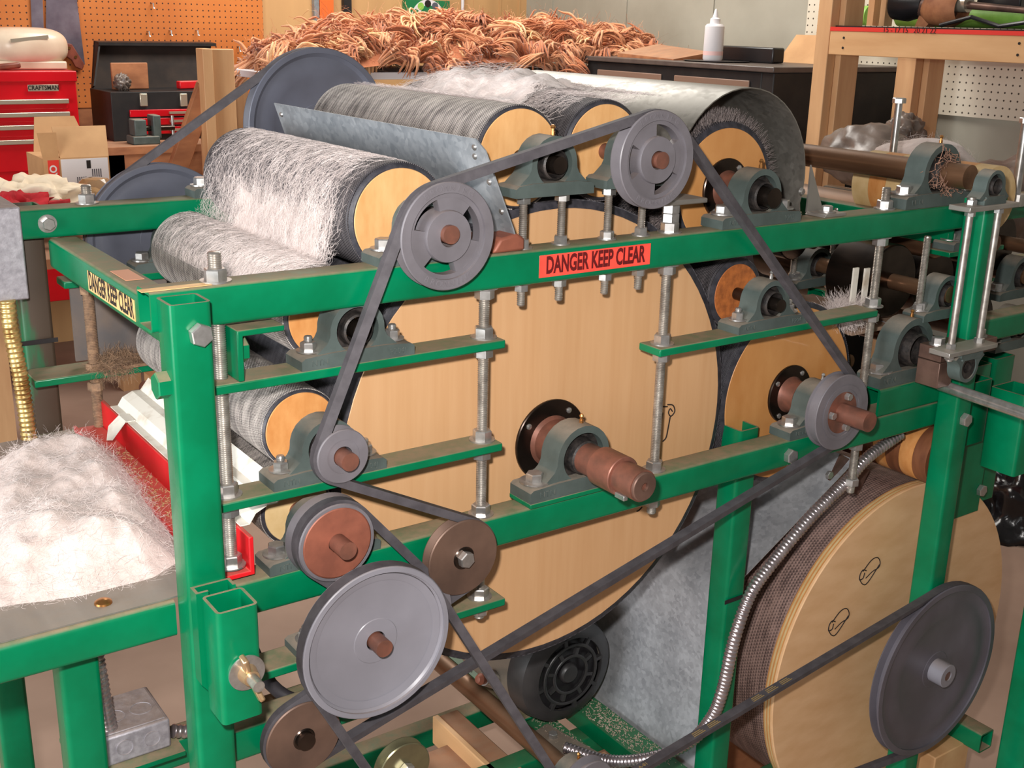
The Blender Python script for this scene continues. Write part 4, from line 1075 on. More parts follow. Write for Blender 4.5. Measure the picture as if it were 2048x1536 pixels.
# short dark roller and its bearings behind the rail
def sroller(label, x, z, r, y0, y1, s0, s1, mat='shaft', rs=.012):
    t = thing('drafting_roller', label, 'roller', (x,y0,z), 'steel drafting rollers')
    L = y1-y0
    MB().lathe([(0,0),(0,r-.002),(.002,r),(L-.002,r),(L,r-.002),(L,0)], n=48).build('barrel', MAT[mat], t)
    MB().cyl((0,s0-y0,0),(0,s1-y0,0),rs,n=20).build('shaft', MAT['shaft'], t)
    return t
sroller('short dark brown roller below the right half of the top rail', 1.502, 1.026, .058, .105, .190, .0, .30, 'steel_dark', .0125)
pillow('dusty bearing in front of the short dark brown roller', 1.502, .019, .990, L=.115, txt=None, grease=None)
pillow('dusty bearing behind the short dark brown roller', 1.502, .265, .990, L=.115, txt=None, grease=None)
for x_, w_ in ((1.455,'left'),(1.549,'right')):
    rod_thing('dusty '+w_+' rod through the bearing of the short dark roller', x_, .019, .93, 1.115, r=.0055, nuts=((.979,0),(1.0052,-1)), group='dusty rods of the drafting section')
    rod_thing('dusty '+w_+' rod through the rear bearing of the short dark roller', x_, .265, .93, 1.115, r=.0055, nuts=((.979,0),(1.0052,-1)), group='dusty rods of the drafting section')
sroller('bronze steel roller under the top cross shaft at right', 1.60, 1.095, .042, .10, .46, .0, .5, 'shaft')
pillow('dusty bearing standing on a small green shelf plate under the top rail', 1.60, .05, 1.082, L=.12, txt=None, grease=None)
tag(MB().box(1.530,1.670,.03,.07,1.074,1.0815).build('bearing_shelf', MAT['green'], None, bev=.001), 'small green shelf plate under the top rail at right', 'plate')
sroller('dark iron roller behind the threaded rods of the drafting section', 1.66, 1.00, .055, .14, .50, .05, .55, 'steel_dark')
sroller('dark iron roller low behind the right post', 1.40, 1.085, .036, .22, .50, .18, .55, 'steel_dark')
sroller('dark iron roller beside the right edge bearings', 1.80, 1.06, .050, .12, .50, .05, .55, 'steel_dark')
sroller('dark iron roller under the slotted brown plate', 1.44, .90, .040, .16, .50, .12, .55, 'steel_dark')
for k in range(4):
    pass
t = thing('striped_feed_roller', 'orange and tan banded wooden roller at upper right', 'roller', (1.60,.012,1.160))
for k in range(7):
    MB().lathe([(k*.033,0),(k*.033,.050),(k*.033+.0325,.050),(k*.033+.0325,0)], n=44).build('wood_band', MAT['wood_orange' if k % 2 else 'wood_pale'], t)
bpy.data.objects.remove(bpy.data.objects['drafting_roller.002']) if False else None
# two bright plastic strips and a curved chute
for px, lab in ((1702,'left'),(1724,'right')):
    q = U(px,625,y=.080)
    tag(MB().box(q.x-.006,q.x+.005,.078,.081,q.z-.02,q.z+.068).build('guide_strip', MAT['white_sheet'], None), lab+' one of two upright pale strips in the fluff behind the right flat bar', 'strip', 'upright guide strips')
sheet_pts = [(1.56+.07*math.cos(math.radians(a)), .985+.07*math.sin(math.radians(a))) for a in range(200, 300, 12)]
tag(sheet(sheet_pts, .03, .12).build('chute', MAT['galv'], None, ang=60), 'small curved galvanised chute below the short dark roller', 'chute')
# inner green cross members of the right section
rf = thing('drafting_machine', 'green tube frame of the second machine section at the right edge', 'machine frame', (1.75,.2,0))
g0 = (-1.75,-.2,0)
MB().sqtube((1.56,.30,.95),(2.3,.30,.95)).build('rail', MAT['green'], rf, g0)
MB().sqtube((1.60,.02,.955),(2.3,.02,.955)).build('rail', MAT['green'], rf, g0)
MB().sqtube((1.62,.10,1.125),(2.4,.10,1.125)).build('rail', MAT['green'], rf, g0)
MB().sqtube((1.615,.0195,.77),(1.615,.0195,.875),w=.050).build('short_post', MAT['green'], rf, g0)
MB().sqtube((1.650,-.046,.735),(1.650,-.046,.868),w=.062).build('short_post', MAT['green'], rf, g0)
MB().sqtube((1.69,.075,.62),(1.69,.075,.875),w=.056).build('short_post', MAT['green'], rf, g0)
MB().sqtube((1.755,.075,.62),(1.755,.075,.880),w=.056).build('short_post', MAT['green'], rf, g0)
MB().box(1.635,1.705,.025,.050,.62,.80).build('side_plate', MAT['green'], rf, g0, bev=.001)
MB().sqtube((1.742,-.10,0),(1.742,-.10,.60),w=.050).build('leg', MAT['green'], rf, g0)
put('bolt', hexmesh(.018,.008), rf, (1.70-1.75,.0245-.2,.66), (PI/2,.3,0))
for k, (px, py, y) in enumerate(((2030,550,.10),(2022,650,.05))):
    q = U(px,py,y=y)
    pillow(('upper' if k == 0 else 'lower')+' dusty bearing cut by the right edge of the picture', q.x, y, q.z-.036, h=.0365, L=.13, txt=None, grease=None)
    sroller(('upper' if k == 0 else 'lower')+' dark steel roller behind the bearings at the right edge', q.x, q.z, .040, y+.06, .55, y-.02, .6, 'steel_dark')
q = U(1855,690,y=.10)
sroller('low brown shaft roller behind the clamp arm', 1.56, .93, .020, .08, .5, .03, .52, 'shaft')
tag(MB().box(1.40,1.55,.09,.30,.955,.961).build('slotted_shelf', M('dusty_brown_plate',(176,146,124),(150,120,98),rough=.8), None), 'dusty slotted brown plate behind the threaded rod at right', 'plate')

# ================================================================ WOOL
def ribbons(mb, rng, p, d, n, length, seg, width, curl):
    """one fibre: starts at p heading d, bends by curl; lift keeps to the surface by the caller"""
    pts = [p]; st = length/seg
    c = Vector((rng.gauss(0,1),rng.gauss(0,1),rng.gauss(0,1)))*curl
    for i in range(seg):
        d = (d + c*st + Vector((rng.gauss(0,.12),rng.gauss(0,.12),rng.gauss(0,.12)))).normalized()
        p = p + d*st; pts.append(p)
    w_ = d.cross(Vector((rng.gauss(0,1),rng.gauss(0,1),rng.gauss(0,1)))).normalized()*width*.5
    vs = []
    for q in pts: vs += [q-w_, q+w_]
    mb.add(vs, [(2*i,2*i+1,2*i+3,2*i+2) for i in range(seg)])
def fuzz(name, label, sampler, n, length=(.02,.05), width=.00038, seg=5, curl=14., mat='wool_fibre', seed=1, cat='wool', spread=1.0):
    rng = random.Random(seed); mb = MB()
    for _ in range(n):
        r = sampler(rng)
        if r is None: continue
        p, nrm, tg = r
        b = nrm.cross(tg); a = rng.gauss(0, spread)
        d = (tg*math.cos(a) + b*math.sin(a) + nrm*rng.gauss(.0,.07)).normalized()
        ribbons(mb, rng, p, d, nrm, rng.uniform(*length), seg, width*rng.uniform(.6,1.3), curl)
    me = bpy.data.meshes.new(name); me.from_pydata(mb.v, [], mb.f); me.polygons.foreach_set('use_smooth', [True]*len(me.polygons))
    me.materials.append(MAT[mat]); o = bpy.data.objects.new(name, me); COL.objects.link(o)
    return tag(o, label, cat, kind='stuff')
def arcpt(c, r, deg): a = math.radians(deg); return (c[0]+r*math.cos(a), c[1]+r*math.sin(a))
class Prof:
    def __init__(s, path):
        s.P = [Vector((x,0,z)) for x, z in path]; s.L = [0.]
        for a, b in zip(s.P, s.P[1:]): s.L.append(s.L[-1]+(b-a).length)
        n = len(s.P); s.N = []
        for i in range(n):
            tg = (s.P[min(i+1,n-1)]-s.P[max(i-1,0)]).normalized(); s.N.append(Vector((0,-1,0)).cross(tg))
    def at(s, d, y, h):
        d = max(0., min(s.L[-1]-1e-6, d)); lo, hi = 0, len(s.L)-1
        while hi-lo > 1:
            m_ = (lo+hi)//2
            if s.L[m_] <= d: lo = m_
            else: hi = m_
        u = (d-s.L[lo])/(s.L[lo+1]-s.L[lo]); p = s.P[lo].lerp(s.P[lo+1], u); n = s.N[lo].lerp(s.N[lo+1], u)
        return Vector((p.x + n.x*h, y, p.z + n.z*h))
def surf_fuzz(name, label, path, ydist, lift, n, length=(.02,.05), width=.00022, seg=6, seed=1, spread=.8, wild=.06, mat='wool_fibre', bend=22., lay=0.):
    """fibres that lie along a bent surface"""
    pr_ = Prof(path); T_ = pr_.L[-1]; rng = random.Random(seed); mb = MB()
    for _ in range(n):
        u = rng.random(); y = ydist(rng, u)
        if y is None: continue
        d = u*T_; a = lay + rng.gauss(0, spread); k = rng.gauss(0, bend); L = rng.uniform(*length); st = L/seg
        H = lift(u, y); h = abs(rng.gauss(0,.5))*H; up = rng.gauss(0, wild)*(.4+H*40)
        d -= math.cos(a)*L/2; y -= math.sin(a)*L/2; pts = []
        for i in range(seg+1):
            pts.append(pr_.at(d, y, max(-.0005, h + up*(i-seg/2)*st)))
            d += math.cos(a)*st; y += math.sin(a)*st; a += k*st + rng.gauss(0,.10)
        tg = pts[-1]-pts[0]
        w_ = tg.cross(Vector((rng.gauss(0,1),rng.gauss(0,1),rng.gauss(0,1)))).normalized()*width*rng.uniform(.3,.7)
        vs = []
        for q in pts: vs += [q-w_, q+w_]
        mb.add(vs, [(2*i,2*i+1,2*i+3,2*i+2) for i in range(seg)])
    me = bpy.data.meshes.new(name); me.from_pydata(mb.v, [], mb.f); me.polygons.foreach_set('use_smooth', [True]*len(me.polygons))
    me.materials.append(MAT[mat]); o = bpy.data.objects.new(name, me); COL.objects.link(o)
    return tag(o, label, 'wool', kind='stuff')
A_, G_ = AX['A'], AX['G']
pathAG = [arcpt(A_, .062, a) for a in range(28, 178, 10)] + [arcpt(G_, .0515, a) for a in range(78, 170, 10)]
def yAG(rng, s):
    c = .29 - .07*s; y = rng.gauss(c, .085)
    return y if .085 + .04*(1-s) < y < .475 else None
surf_fuzz('wool_web', 'white wool web spread over the two upper left rollers', pathAG, yAG, lambda s, y: .012*math.exp(-((y-.29)/.11)**2)*(1.4-s) + .0015, 52000, (.010,.032), .00017, seg=4, seed=2, spread=2.2, bend=40, wild=.09)
surf_fuzz('stray_wool', 'thin stray wool fibres on the ends of the two upper left rollers', pathAG, lambda rng, s: rng.uniform(.085,.478), lambda s, y: .004, 7000, (.010,.03), .00015, seg=4, seed=7, bend=60, spread=2.5)
# denser wool body between the roller and the deflector
def wool_body(name, label, nu, nv, fn, mat='wool_soft', seed=0):
    R2 = [fn(i/nu, j/nv) for i in range(nu+1) for j in range(nv+1)]
    vs = [q[0] for q in R2]
    fs = [(i*(nv+1)+j, i*(nv+1)+j+1, (i+1)*(nv+1)+j+1, (i+1)*(nv+1)+j) for i in range(nu) for j in range(nv)]
    o = MB().add(vs, fs).build(name, MAT[mat], ang=180)
    at = o.data.attributes.new('dens', 'FLOAT', 'POINT'); at.data.foreach_set('value', [q[1] for q in R2])
    return tag(o, label, 'wool', kind='stuff')
def plerp(path, s):
    P = [Vector((x,0,z)) for x, z in path]; L = [0.]
    for a, b in zip(P, P[1:]): L.append(L[-1]+(b-a).length)
    t_ = min(s*L[-1], L[-1]-1e-6); i = max(k for k in range(len(P)-1) if L[k] <= t_)
    u = (t_-L[i])/(L[i+1]-L[i]); p = P[i].lerp(P[i+1], u); tg = (P[i+1]-P[i]).normalized(); nr = Vector((0,-1,0)).cross(tg)
    return p, nr
def bodyAG(u, v):
    p, nr = plerp(pathAG, .98*u); c = .285-.06*u; y = c + (v-.5)*.36*(1-.12*u)
    e = max(0, 1-(2*abs(v-.5))**1.6)*(1-max(0,2*u-1)**5)*min(1,.55+u*4)
    nz_ = mnoise.fractal(Vector((u*6,v*9,2.)),1,2,5)
    h = .0005 + e*(.004 + .009*(1-u)) + e*.010*max(-.3,nz_)
    return Vector((p.x,y,p.z)) + nr*h, e*1.12
wool_body('wool_fleece', 'dense white wool lying on the upper left roller against the deflector', 70, 64, bodyAG)
bz_ = MB(); rng = random.Random(77)
for _ in range(5200):
    a = rng.uniform(-.4, PI+.7); y = .0735 + abs(rng.gauss(0,.045)); r0_ = .084; r1_ = rng.uniform(.096,.104); a1 = a + rng.gauss(-.03,.05)
    p0 = Vector((AX['D'][0]+r0_*math.cos(a), y, AX['D'][1]+r0_*math.sin(a))); p1 = Vector((AX['D'][0]+r1_*math.cos(a1), y+rng.gauss(0,.002), AX['D'][1]+r1_*math.sin(a1)))
    w_ = (p1-p0).cross(Vector((rng.gauss(0,1),rng.gauss(0,1),rng.gauss(0,1)))).normalized()*.00022
    bz_.add([p0-w_,p0+w_,p1+w_*.5,p1-w_*.5], [(0,1,2,3)])
me = bpy.data.meshes.new('bristles'); me.from_pydata(bz_.v, [], bz_.f); me.materials.append(M('grey_bristle',(150,136,132),(96,88,88),rough=.7,scale=300))
o = bpy.data.objects.new('bristles', me); COL.objects.link(o)
dr_ = [q for q in bpy.data.objects if q.get('label','').startswith('bristly roller')][0]
o.parent = dr_; o.location = (-AX['D'][0],-.07,-AX['D'][1]); o['kind'] = 'stuff'
# wool over the roller under the raised pulley
C_, B_ = AX['C'], AX['B']
pathC = [arcpt(B_, .0600, a) for a in (80,62,46,34)] + [arcpt(C_, .063, a) for a in (118,104,90,76,62,50)] + [(.965,1.318),(.985,1.315)]
def liftC(s, y): return (.003 + .022*math.exp(-((s-.60)/.30)**2 - ((y-.33)/.11)**2))
surf_fuzz('wool_tuft', 'white wool tuft standing on the roller beside the curved hood', pathC, lambda rng, s: (lambda y: y if .09 < y < .485 else None)(rng.gauss(.30,.10)), liftC, 30000, (.010,.034), .00017, seg=4, seed=3, spread=2.2, wild=.14, bend=40)
def bodyC(u, v):
    p, nr = plerp(pathC, .02+.96*u); y = .09 + .39*v
    e = max(0, 1-(2*abs(v-.52))**1.7)*max(0,1-(2*abs(u-.52))**3)
    h = .0008 + e*.018 + e*.014*mnoise.fractal(Vector((u*5,v*8,9.)),1,2,4)
    return Vector((p.x,y,p.z)) + nr*h, e
wool_body('wool_pad', 'dense white wool pad between the clean roller and the curved hood', 50, 64, bodyC)
# pile on the feed table
poly = [U(px,py,z=.862) for px, py in ((-60,960),(60,925),(140,915),(205,905),(255,945),(300,1000),(335,1075),(350,1120),(300,1145),(160,1180),(20,1200),(-60,1212))]
poly = [(p.x,p.y) for p in poly]
def sdist(x, y):
    ins = False; best = 9
    for (x0,y0),(x1,y1) in zip(poly, poly[1:]+poly[:1]):
        if (y0 > y) != (y1 > y) and x < (x1-x0)*(y-y0)/(y1-y0)+x0: ins = not ins
        dx, dy = x1-x0, y1-y0; t_ = max(0,min(1,((x-x0)*dx+(y-y0)*dy)/(dx*dx+dy*dy))); best = min(best, math.hypot(x-x0-t_*dx, y-y0-t_*dy))
    return best if ins else -best
xs = [p[0] for p in poly]; ys = [p[1] for p in poly]
X0, X1, Y0, Y1 = min(xs)-.02, max(xs)+.02, min(ys)-.02, max(ys)+.02
def pile(x, y):
    d = sdist(x, y)
    if d < -.012: return None
    e = max(0., min(1., (d+.012)/.065)); e = (e*e*(3-2*e))**.75
    n1 = mnoise.fractal(Vector((x*11,y*11,1.3)),1,2,4); n2 = mnoise.noise(Vector((x*26,y*26,4.)))
    return .856 + e*(.042 + .022*n1 + .006*n2)
nx, ny = 190, 150; grid = {}; vs = []; fs = []
for i in range(nx+1):
    for j in range(ny+1):
        x, y = X0+(X1-X0)*i/nx, Y0+(Y1-Y0)*j/ny; z = pile(x, y)
        if z is not None: grid[i,j] = len(vs); vs.append((x,y,z))
for i in range(nx):
    for j in range(ny):
        q = [(i,j),(i+1,j),(i+1,j+1),(i,j+1)]
        if all(k in grid for k in q): fs.append(tuple(grid[k] for k in q))
tag(MB().add(vs,fs).build('wool_pile', MAT['wool'], ang=180), 'fluffy white wool pile lying on the feed table', 'wool', kind='stuff')
def pile_s(rng):
    x, y = rng.uniform(X0,X1), rng.uniform(Y0,Y1); z = pile(x,y)
    if z is None: return None
    e = .004; zx = pile(x+e,y) or z; zy = pile(x,y+e) or z
    nrm = Vector((-(zx-z)/e, -(zy-z)/e, 1)).normalized(); tg = nrm.orthogonal().normalized()
    return Vector((x,y,z)) + nrm*abs(rng.gauss(0,.003)), nrm, tg
fuzz('wool_pile_fibres', 'loose white fibres standing off the wool pile on the feed table', pile_s, 20000, (.006,.020), .00018, seed=4, spread=3., curl=60)
# fluff at the right
def blob_s(c, r):
    def f(rng):
        v = Vector((rng.gauss(0,1),rng.gauss(0,1),rng.gauss(0,1))).normalized(); p = Vector(c)+Vector((v.x*r[0],v.y*r[1],v.z*r[2]))*rng.uniform(.5,1.05)
        return p, v, v.orthogonal().normalized()
    return f
def blob(name, label, c, r, mat='wool', cat='wool', amp=.25, fr_=3., seed=0., n=24, kind='stuff'):
    vs = []; fs = []
    for i in range(n+1):
        for j in range(2*n):
            th, ph = PI*i/n, PI*j/n; v = Vector((math.sin(th)*math.cos(ph), math.sin(th)*math.sin(ph), math.cos(th)))
            k = 1 + amp*mnoise.fractal(v*fr_+Vector((seed,seed*2,0)),1,2,3)
            vs.append(Vector(c)+Vector((v.x*r[0],v.y*r[1],v.z*r[2]))*k)
    for i in range(n):
        for j in range(2*n):
            fs.append((i*2*n+j, i*2*n+(j+1)%(2*n), (i+1)*2*n+(j+1)%(2*n), (i+1)*2*n+j))
    return tag(MB().add(vs,fs).build(name, MAT[mat], ang=180), label, cat, kind=kind)
q = U(1850,310,y=.42)
blob('wool_sliver', 'smooth white wool hump behind the heavy right bearing', (q.x,.42,q.z-.012), (.075,.10,.045), amp=.12, fr_=1.6)
fuzz('wool_sliver_fibres', 'fine fibres on the white wool hump behind the heavy right bearing', blob_s((q.x,.42,q.z-.012), (.078,.10,.048)), 2500, (.01,.03), .00025, seed=6)
fuzz('felted_dust', 'brown felted dust on the rear flat bar at left', blob_s((DUSTPOS.x,.505,DUSTPOS.z-.004), (.032,.022,.014)), 2600, (.008,.025), .0003, seed=19, curl=60, mat='rod_dusty', cat='dust')
q = U(1690,626,y=.082)
fuzz('fluff', 'white fluff at the foot of the two upright pale strips', blob_s((q.x,.082,q.z+.002), (.038,.022,.011)), 3500, (.012,.035), .00024, seed=9, curl=40)

# ================================================================ BACKGROUND, BACK WALL
# red tool chest
YC = 3.45
tr = U(150,143,y=YC); br = U(160,345,y=YC)
tc = thing('tool_chest', 'red tool chest with silver drawer pulls at the left edge', 'tool chest', (tr.x-.33, YC, 0))
def cpart(name, x0,x1,y0,y1,z0,z1, mat, par=tc, bev=.003): return MB().box(x0+.33,x1+.33,y0,y1,z0,z1).build(name, MAT[mat], par, bev=bev)
x1 = 0; x0 = -.66; zt = tr.z
cpart('body', x0, x1, .0, .40, .35, zt, 'red_chest')
cpart('top_lip', x0-.003, x1+.003, -.008, .40, zt-.035, zt+.002, 'red_chest')
def zpx(py, px=60): return U(px,py,y=YC).z
for a, b in ((196,222),(222,247),(247,276),(276,345)):
    za, zb = zpx(a), zpx(b)
    d = cpart('drawer', x0+.02, x1-.035, -.006, .0, zb+.006, za-.004, 'red_chest', bev=.002)
    MB().box(x0+.35, x1+.295, -.020, -.006, za-.020, za-.004).build('pull', MAT['chrome'], d, bev=.002)
bd = cpart('badge', -.17, -.065, -.010, -.0082, zpx(182,90), zpx(169,90), 'chrome', bev=.0004)
put('lettering', text_mesh('CRAFTSMAN', .022, .0004, MAT['ink'], .85, .0004), bd, (.213,-.0105,(zpx(182,90)+zpx(169,90))/2), (PI/2,0,0))
MB().lathe([(-.016,0),(-.016,.010),(-.006,.012),(-.006,0)], (-.30+.33,0,zpx(180,10)), (0,1,0), n=18).build('lock', MAT['chrome'], tc)
# cream appliance on the chest
q = U(55,138,y=YC+.12)
ap = thing('bread_machine', 'cream rounded plastic appliance on the red tool chest', 'appliance', (q.x, YC+.16, zt+.003))
vs = []; fs = []; n = 28
for i in range(n+1):
    for j in range(n*2):
        th, ph = PI*i/n, PI*j/n
        f = lambda a, e: math.copysign(abs(a)**e, a)
        x = .155*f(math.sin(th),.55)*f(math.cos(ph),.8); y = .10*f(math.sin(th),.55)*f(math.sin(ph),.8); z = .068*f(math.cos(th),.8)
        vs.append((x,y,z+.078))
for i in range(n):
    for j in range(n*2): fs.append((i*2*n+j, i*2*n+(j+1)%(2*n), (i+1)*2*n+(j+1)%(2*n), (i+1)*2*n+j))
MB().add(vs,fs).build('housing', MAT['cream'], ap, ang=60)
MB().box(-.12,.13,-.085,.085,0,.030).build('base', MAT['cream'], ap, bev=.006)
MB().bar((-.06,-.098,.10),(.07,-.094,.115),.004,.012).build('handle', MAT['chrome'], ap)
MB().lathe([(-.155,0),(-.150,.03),(-.13,.052)], (0,-.01,.07), (1,0,0), n=24).build('end_cap', MAT['jar'], ap)
tag(MB().bar(U(-20,136,y=YC+.02),U(40,130,y=YC+.02),.03,.02).build('wooden_mallet', MAT['handle_wood'], bev=.006), 'brown wooden tool lying on the red tool chest', 'tool')
# hand saw and steel rule hanging on the pegboard
sw = thing('hand_saw', 'hand saw with brown handle hanging on the orange pegboard', 'saw', (1.5,WY-.03,1.3))
s0_ = Vector((1.5,WY-.03,1.3))
pl = [U(px,py,y=WY-.03) for px, py in ((92,-30),(150,-30),(170,130),(112,75),(92,55))]
MB().prism([(p.x-s0_.x,p.z-s0_.z) for p in pl], 0, .0015).build('blade', MAT['saw'], sw)
pl = [U(px,py,y=WY-.034) for px, py in ((90,62),(114,66),(120,84),(143,88),(168,128),(164,140),(150,134),(142,120),(118,104),(100,96))]
MB().prism([(p.x-s0_.x,p.z-s0_.z) for p in pl], -.012, .004).build('handle', MAT['handle_wood'], sw, bev=.003)
for px, py in ((105,76),(120,92),(139,96),(152,114)):
    p = U(px,py,y=WY-.047); MB().lathe([(-.002,0),(-.002,.006),(0,.006)], (p.x-s0_.x,-.013,p.z-s0_.z), n=12).build('screw', MAT['brass'], sw)
pl = [U(px,py,y=WY-.03) for px, py in ((60,-30),(84,-30),(88,66),(64,66))]
tag(MB().prism([(p.x,p.z) for p in pl], WY-.03, WY-.027).build('steel_rule', MAT['saw']), 'flat steel rule hanging beside the hand saw', 'rule')
for px, py, wh in ((303,12,'topmost'),(295,68,'leftmost of three'),(339,66,'middle one of three'),(392,66,'rightmost of three'),(475,98,'upper one right of the wooden stand'),(476,125,'lower one right of the wooden stand')):
    p = U(px,py,y=WY-.02)
    tag(MB().pipe([(p.x,WY-.02,p.z+.012),(p.x,WY-.045,p.z+.01),(p.x,WY-.048,p.z-.012),(p.x,WY-.055,p.z-.008)],.0028,6).build('peg_hook', MAT['zinc']), 'bare steel hook on the orange pegboard, '+wh, 'hook', 'peg hooks')
# workbench
bz = U(230,292,y=3.35).z
bn = thing('workbench', 'wooden workbench with orange brown top below the black toolbox', 'workbench', (1.75,3.65,0))
MB().box(-.58,.75,-.34,.30,bz-.03,bz).build('top', MAT['lumber_dark'], bn, bev=.002)
for x_ in (-.50,.68):
    for y_ in (-.30,.25): MB().box(x_-.035,x_+.035,y_-.035,y_+.035,0,bz-.03).build('leg', MAT['lumber_v'], bn)
MB().box(-.58,.75,-.335,-.30,bz-.12,bz-.03).build('apron', MAT['lumber_dark'], bn)
# black toolbox with open lid
YB_ = 3.50
q = lambda px, py, y=YB_: U(px,py,y=y)
tb = thing('toolbox', 'black steel toolbox with open lid and red drawers', 'toolbox', (q(350,285).x,YB_,bz))
ox = q(350,285).x
xl, xr = q(222,200).x-ox, q(465,200).x-ox
zt2 = q(340,183).z-bz
MB().box(xl,xr,0,.27,.0,zt2).build('body', MAT['black_metal'], tb, bev=.002)
xl2, xr2 = q(206,88,3.72).x-ox, q(428,83,3.72).x-ox+.03
zl = q(300,86,3.72).z-bz
MB().hull8([(xl+.005,.255,zt2),(xr-.005,.255,zt2),(xr-.005,.27,zt2),(xl+.005,.27,zt2),(xl2,.33,zl),(xr2,.33,zl),(xr2,.345,zl),(xl2,.345,zl)]).build('lid', MAT['lid_black'], tb)
MB().hull8([(xl+.005,.235,zt2+.01),(xl+.012,.235,zt2+.01),(xl+.012,.27,zt2),(xl+.005,.27,zt2),(xl2,.28,zl-.01),(xl2+.007,.28,zl-.01),(xl2+.007,.345,zl),(xl2,.345,zl)]).build('lid_side', MAT['black_metal'], tb)
MB().hull8([(xl2,.275,zl-.012),(xr2,.275,zl-.012),(xr2,.345,zl-.006),(xl2,.345,zl-.006),(xl2,.275,zl),(xr2,.275,zl),(xr2,.345,zl+.004),(xl2,.345,zl+.004)]).build('lid_rim', MAT['black_metal'], tb)
for a, b in ((219,233),(236,250),(253,268)):
    d = MB().box(q(258,a).x-ox,xr-.02,-.010,.0,q(300,b).z-bz,q(300,a).z-bz).build('drawer', MAT['red_chest'], tb, bev=.002)
    MB().box(-.02,.05,-.018,-.010,q(300,(a+b)/2).z-bz-.004,q(300,(a+b)/2).z-bz+.005).build('pull', MAT['chrome'], d)
for px in (286,366):
    MB().box(q(px,200).x-ox-.014,q(px,200).x-ox+.014,-.012,.0,q(px,212).z-bz,q(px,187).z-bz).build('latch', MAT['chrome'], tb, bev=.002)
for lab, p0, p1, w_, h_, mt_ in (('brown wooden board leaning in the open toolbox',(222,145),(298,138),.012,.10,'lumber_dark'),('red handled tool lying in the open toolbox',(355,152),(405,156),.03,.03,'red'),):
    a, b = U(*p0,y=3.62), U(*p1,y=3.62); z_ = bz+zt2
    tag(MB().bar((a.x,3.62,z_+h_/2+.002),(b.x,3.64,z_+h_/2+.002),w_,h_).build('toolbox_item', MAT[mt_], bev=.004), lab, 'tool')
blob('crumpled_wrapper', 'crumpled pale wrapper at the left of the open toolbox', (U(245,165,y=3.58).x,3.58,bz+zt2+.03), (.03,.025,.03), 'clear_bag', 'wrapper', .4, 4., 3., kind=None)
# vise
vi = thing('bench_vise', 'small grey green bench vise on the workbench', 'vise', (U(290,290,y=3.38).x,3.38,bz))
MB().box(-.05,.05,-.03,.06,0,.03).build('base', MAT['cast'], vi, bev=.004)
MB().box(-.04,.005,-.02,.05,.03,.09).build('fixed_jaw', MAT['cast'], vi, bev=.004)
MB().box(.03,.06,-.02,.05,.02,.105).build('moving_jaw', MAT['cast'], vi, bev=.004)
MB().cyl((0,.015,.055),(.12,.015,.055),.010,n=14).build('screw', MAT['steel_dark'], vi)
MB().cyl((.115,.015,-.01),(.115,.015,.10),.006,n=12).build('handle', MAT['zinc'], vi)
# wooden stand in front of the toolbox
def board(label, p0, p1, y, w_, t_, mat='lumber_v', name='board'):
    a, b = U(*p0,y=y), U(*p1,y=y); o = MB().bar(a, b, t_, w_, up=(1,0,0)).build(name, MAT[mat], bev=.002); return tag(o, label, 'timber')
a = U(431,97,y=2.7); b = U(437,330,y=2.7)
st = thing('wooden_stand', 'pale upright board with slanting brace standing before the black toolbox', 'stand', (a.x,2.7,0))
MB().box(-.055,-.022,-.03,.03,.25,a.z).build('upright_edge', MAT['lumber_v'], st, bev=.002)
MB().box(-.020,.065,.010,.045,.25,a.z-.002).build('upright', MAT['lumber_v'], st, bev=.002)
c, d = U(415,170,y=2.72), U(368,320,y=2.72)
MB().bar((c.x-a.x,.03,c.z),(d.x-a.x-.05,.03,d.z-.1),.06,.03,up=(0,1,0)).build('brace', MAT['lumber_dark'], st, bev=.002)
MB().box(-.30,.30,-.05,.02,.20,.25).build('foot', MAT['lumber'], st)
MB().box(-.27,-.24,-.05,.02,0,.2).build('foot_leg', MAT['lumber'], st); MB().box(.24,.27,-.05,.02,0,.2).build('foot_leg', MAT['lumber'], st)
# cardboard box
Yb = 2.55
q = lambda px, py, y=Yb: U(px,py,y=y)
bl, brr = q(92,380), q(222,370)
cbz = q(150,395).z-.12
cb = thing('cardboard_box', 'open cardboard box with white label left of the machine', 'box', (bl.x,Yb,cbz))
w2 = brr.x-bl.x; h2 = q(150,315).z-cbz
wl2 = q(122,330).x-bl.x
MB().box(0,w2,0,.20,0,h2).build('body', MAT['cardboard'], cb)
MB().box(wl2,w2-.004,-.002,0,.02,h2-.004).build('white_panel', MAT['white_label'], cb)
MB().hull8([(wl2,0,h2),(w2,0,h2),(w2,.004,h2),(wl2,.004,h2),(wl2-.005,.05,h2+.085),(w2+.012,.05,h2+.085),(w2+.012,.054,h2+.085),(wl2-.005,.054,h2+.085)]).build('flap', MAT['cardboard'], cb)
MB().hull8([(0,0,h2),(wl2-.004,0,h2),(wl2-.004,.004,h2),(0,.004,h2),(-.012,-.01,h2+.075),(wl2-.008,-.01,h2+.075),(wl2-.008,-.006,h2+.075),(-.012,-.006,h2+.075)]).build('flap', MAT['cardboard'], cb)
MB().hull8([(.02,.19,h2),(w2,.19,h2),(w2,.196,h2),(.02,.196,h2),(.04,.23,h2+.10),(w2-.03,.23,h2+.10),(w2-.03,.234,h2+.10),(.04,.234,h2+.10)]).build('flap', MAT['cardboard'], cb)
MB().box(.012,wl2-.006,-.003,0,h2-.12,h2-.005).build('red_print', MAT['red_board'], cb)
put('lettering', text_mesh('FLURO', .028, .0003, MAT['white_label'], 1., .0008), cb, (wl2/2+.002,-.0035,h2-.062), (PI/2,-PI/2,0))
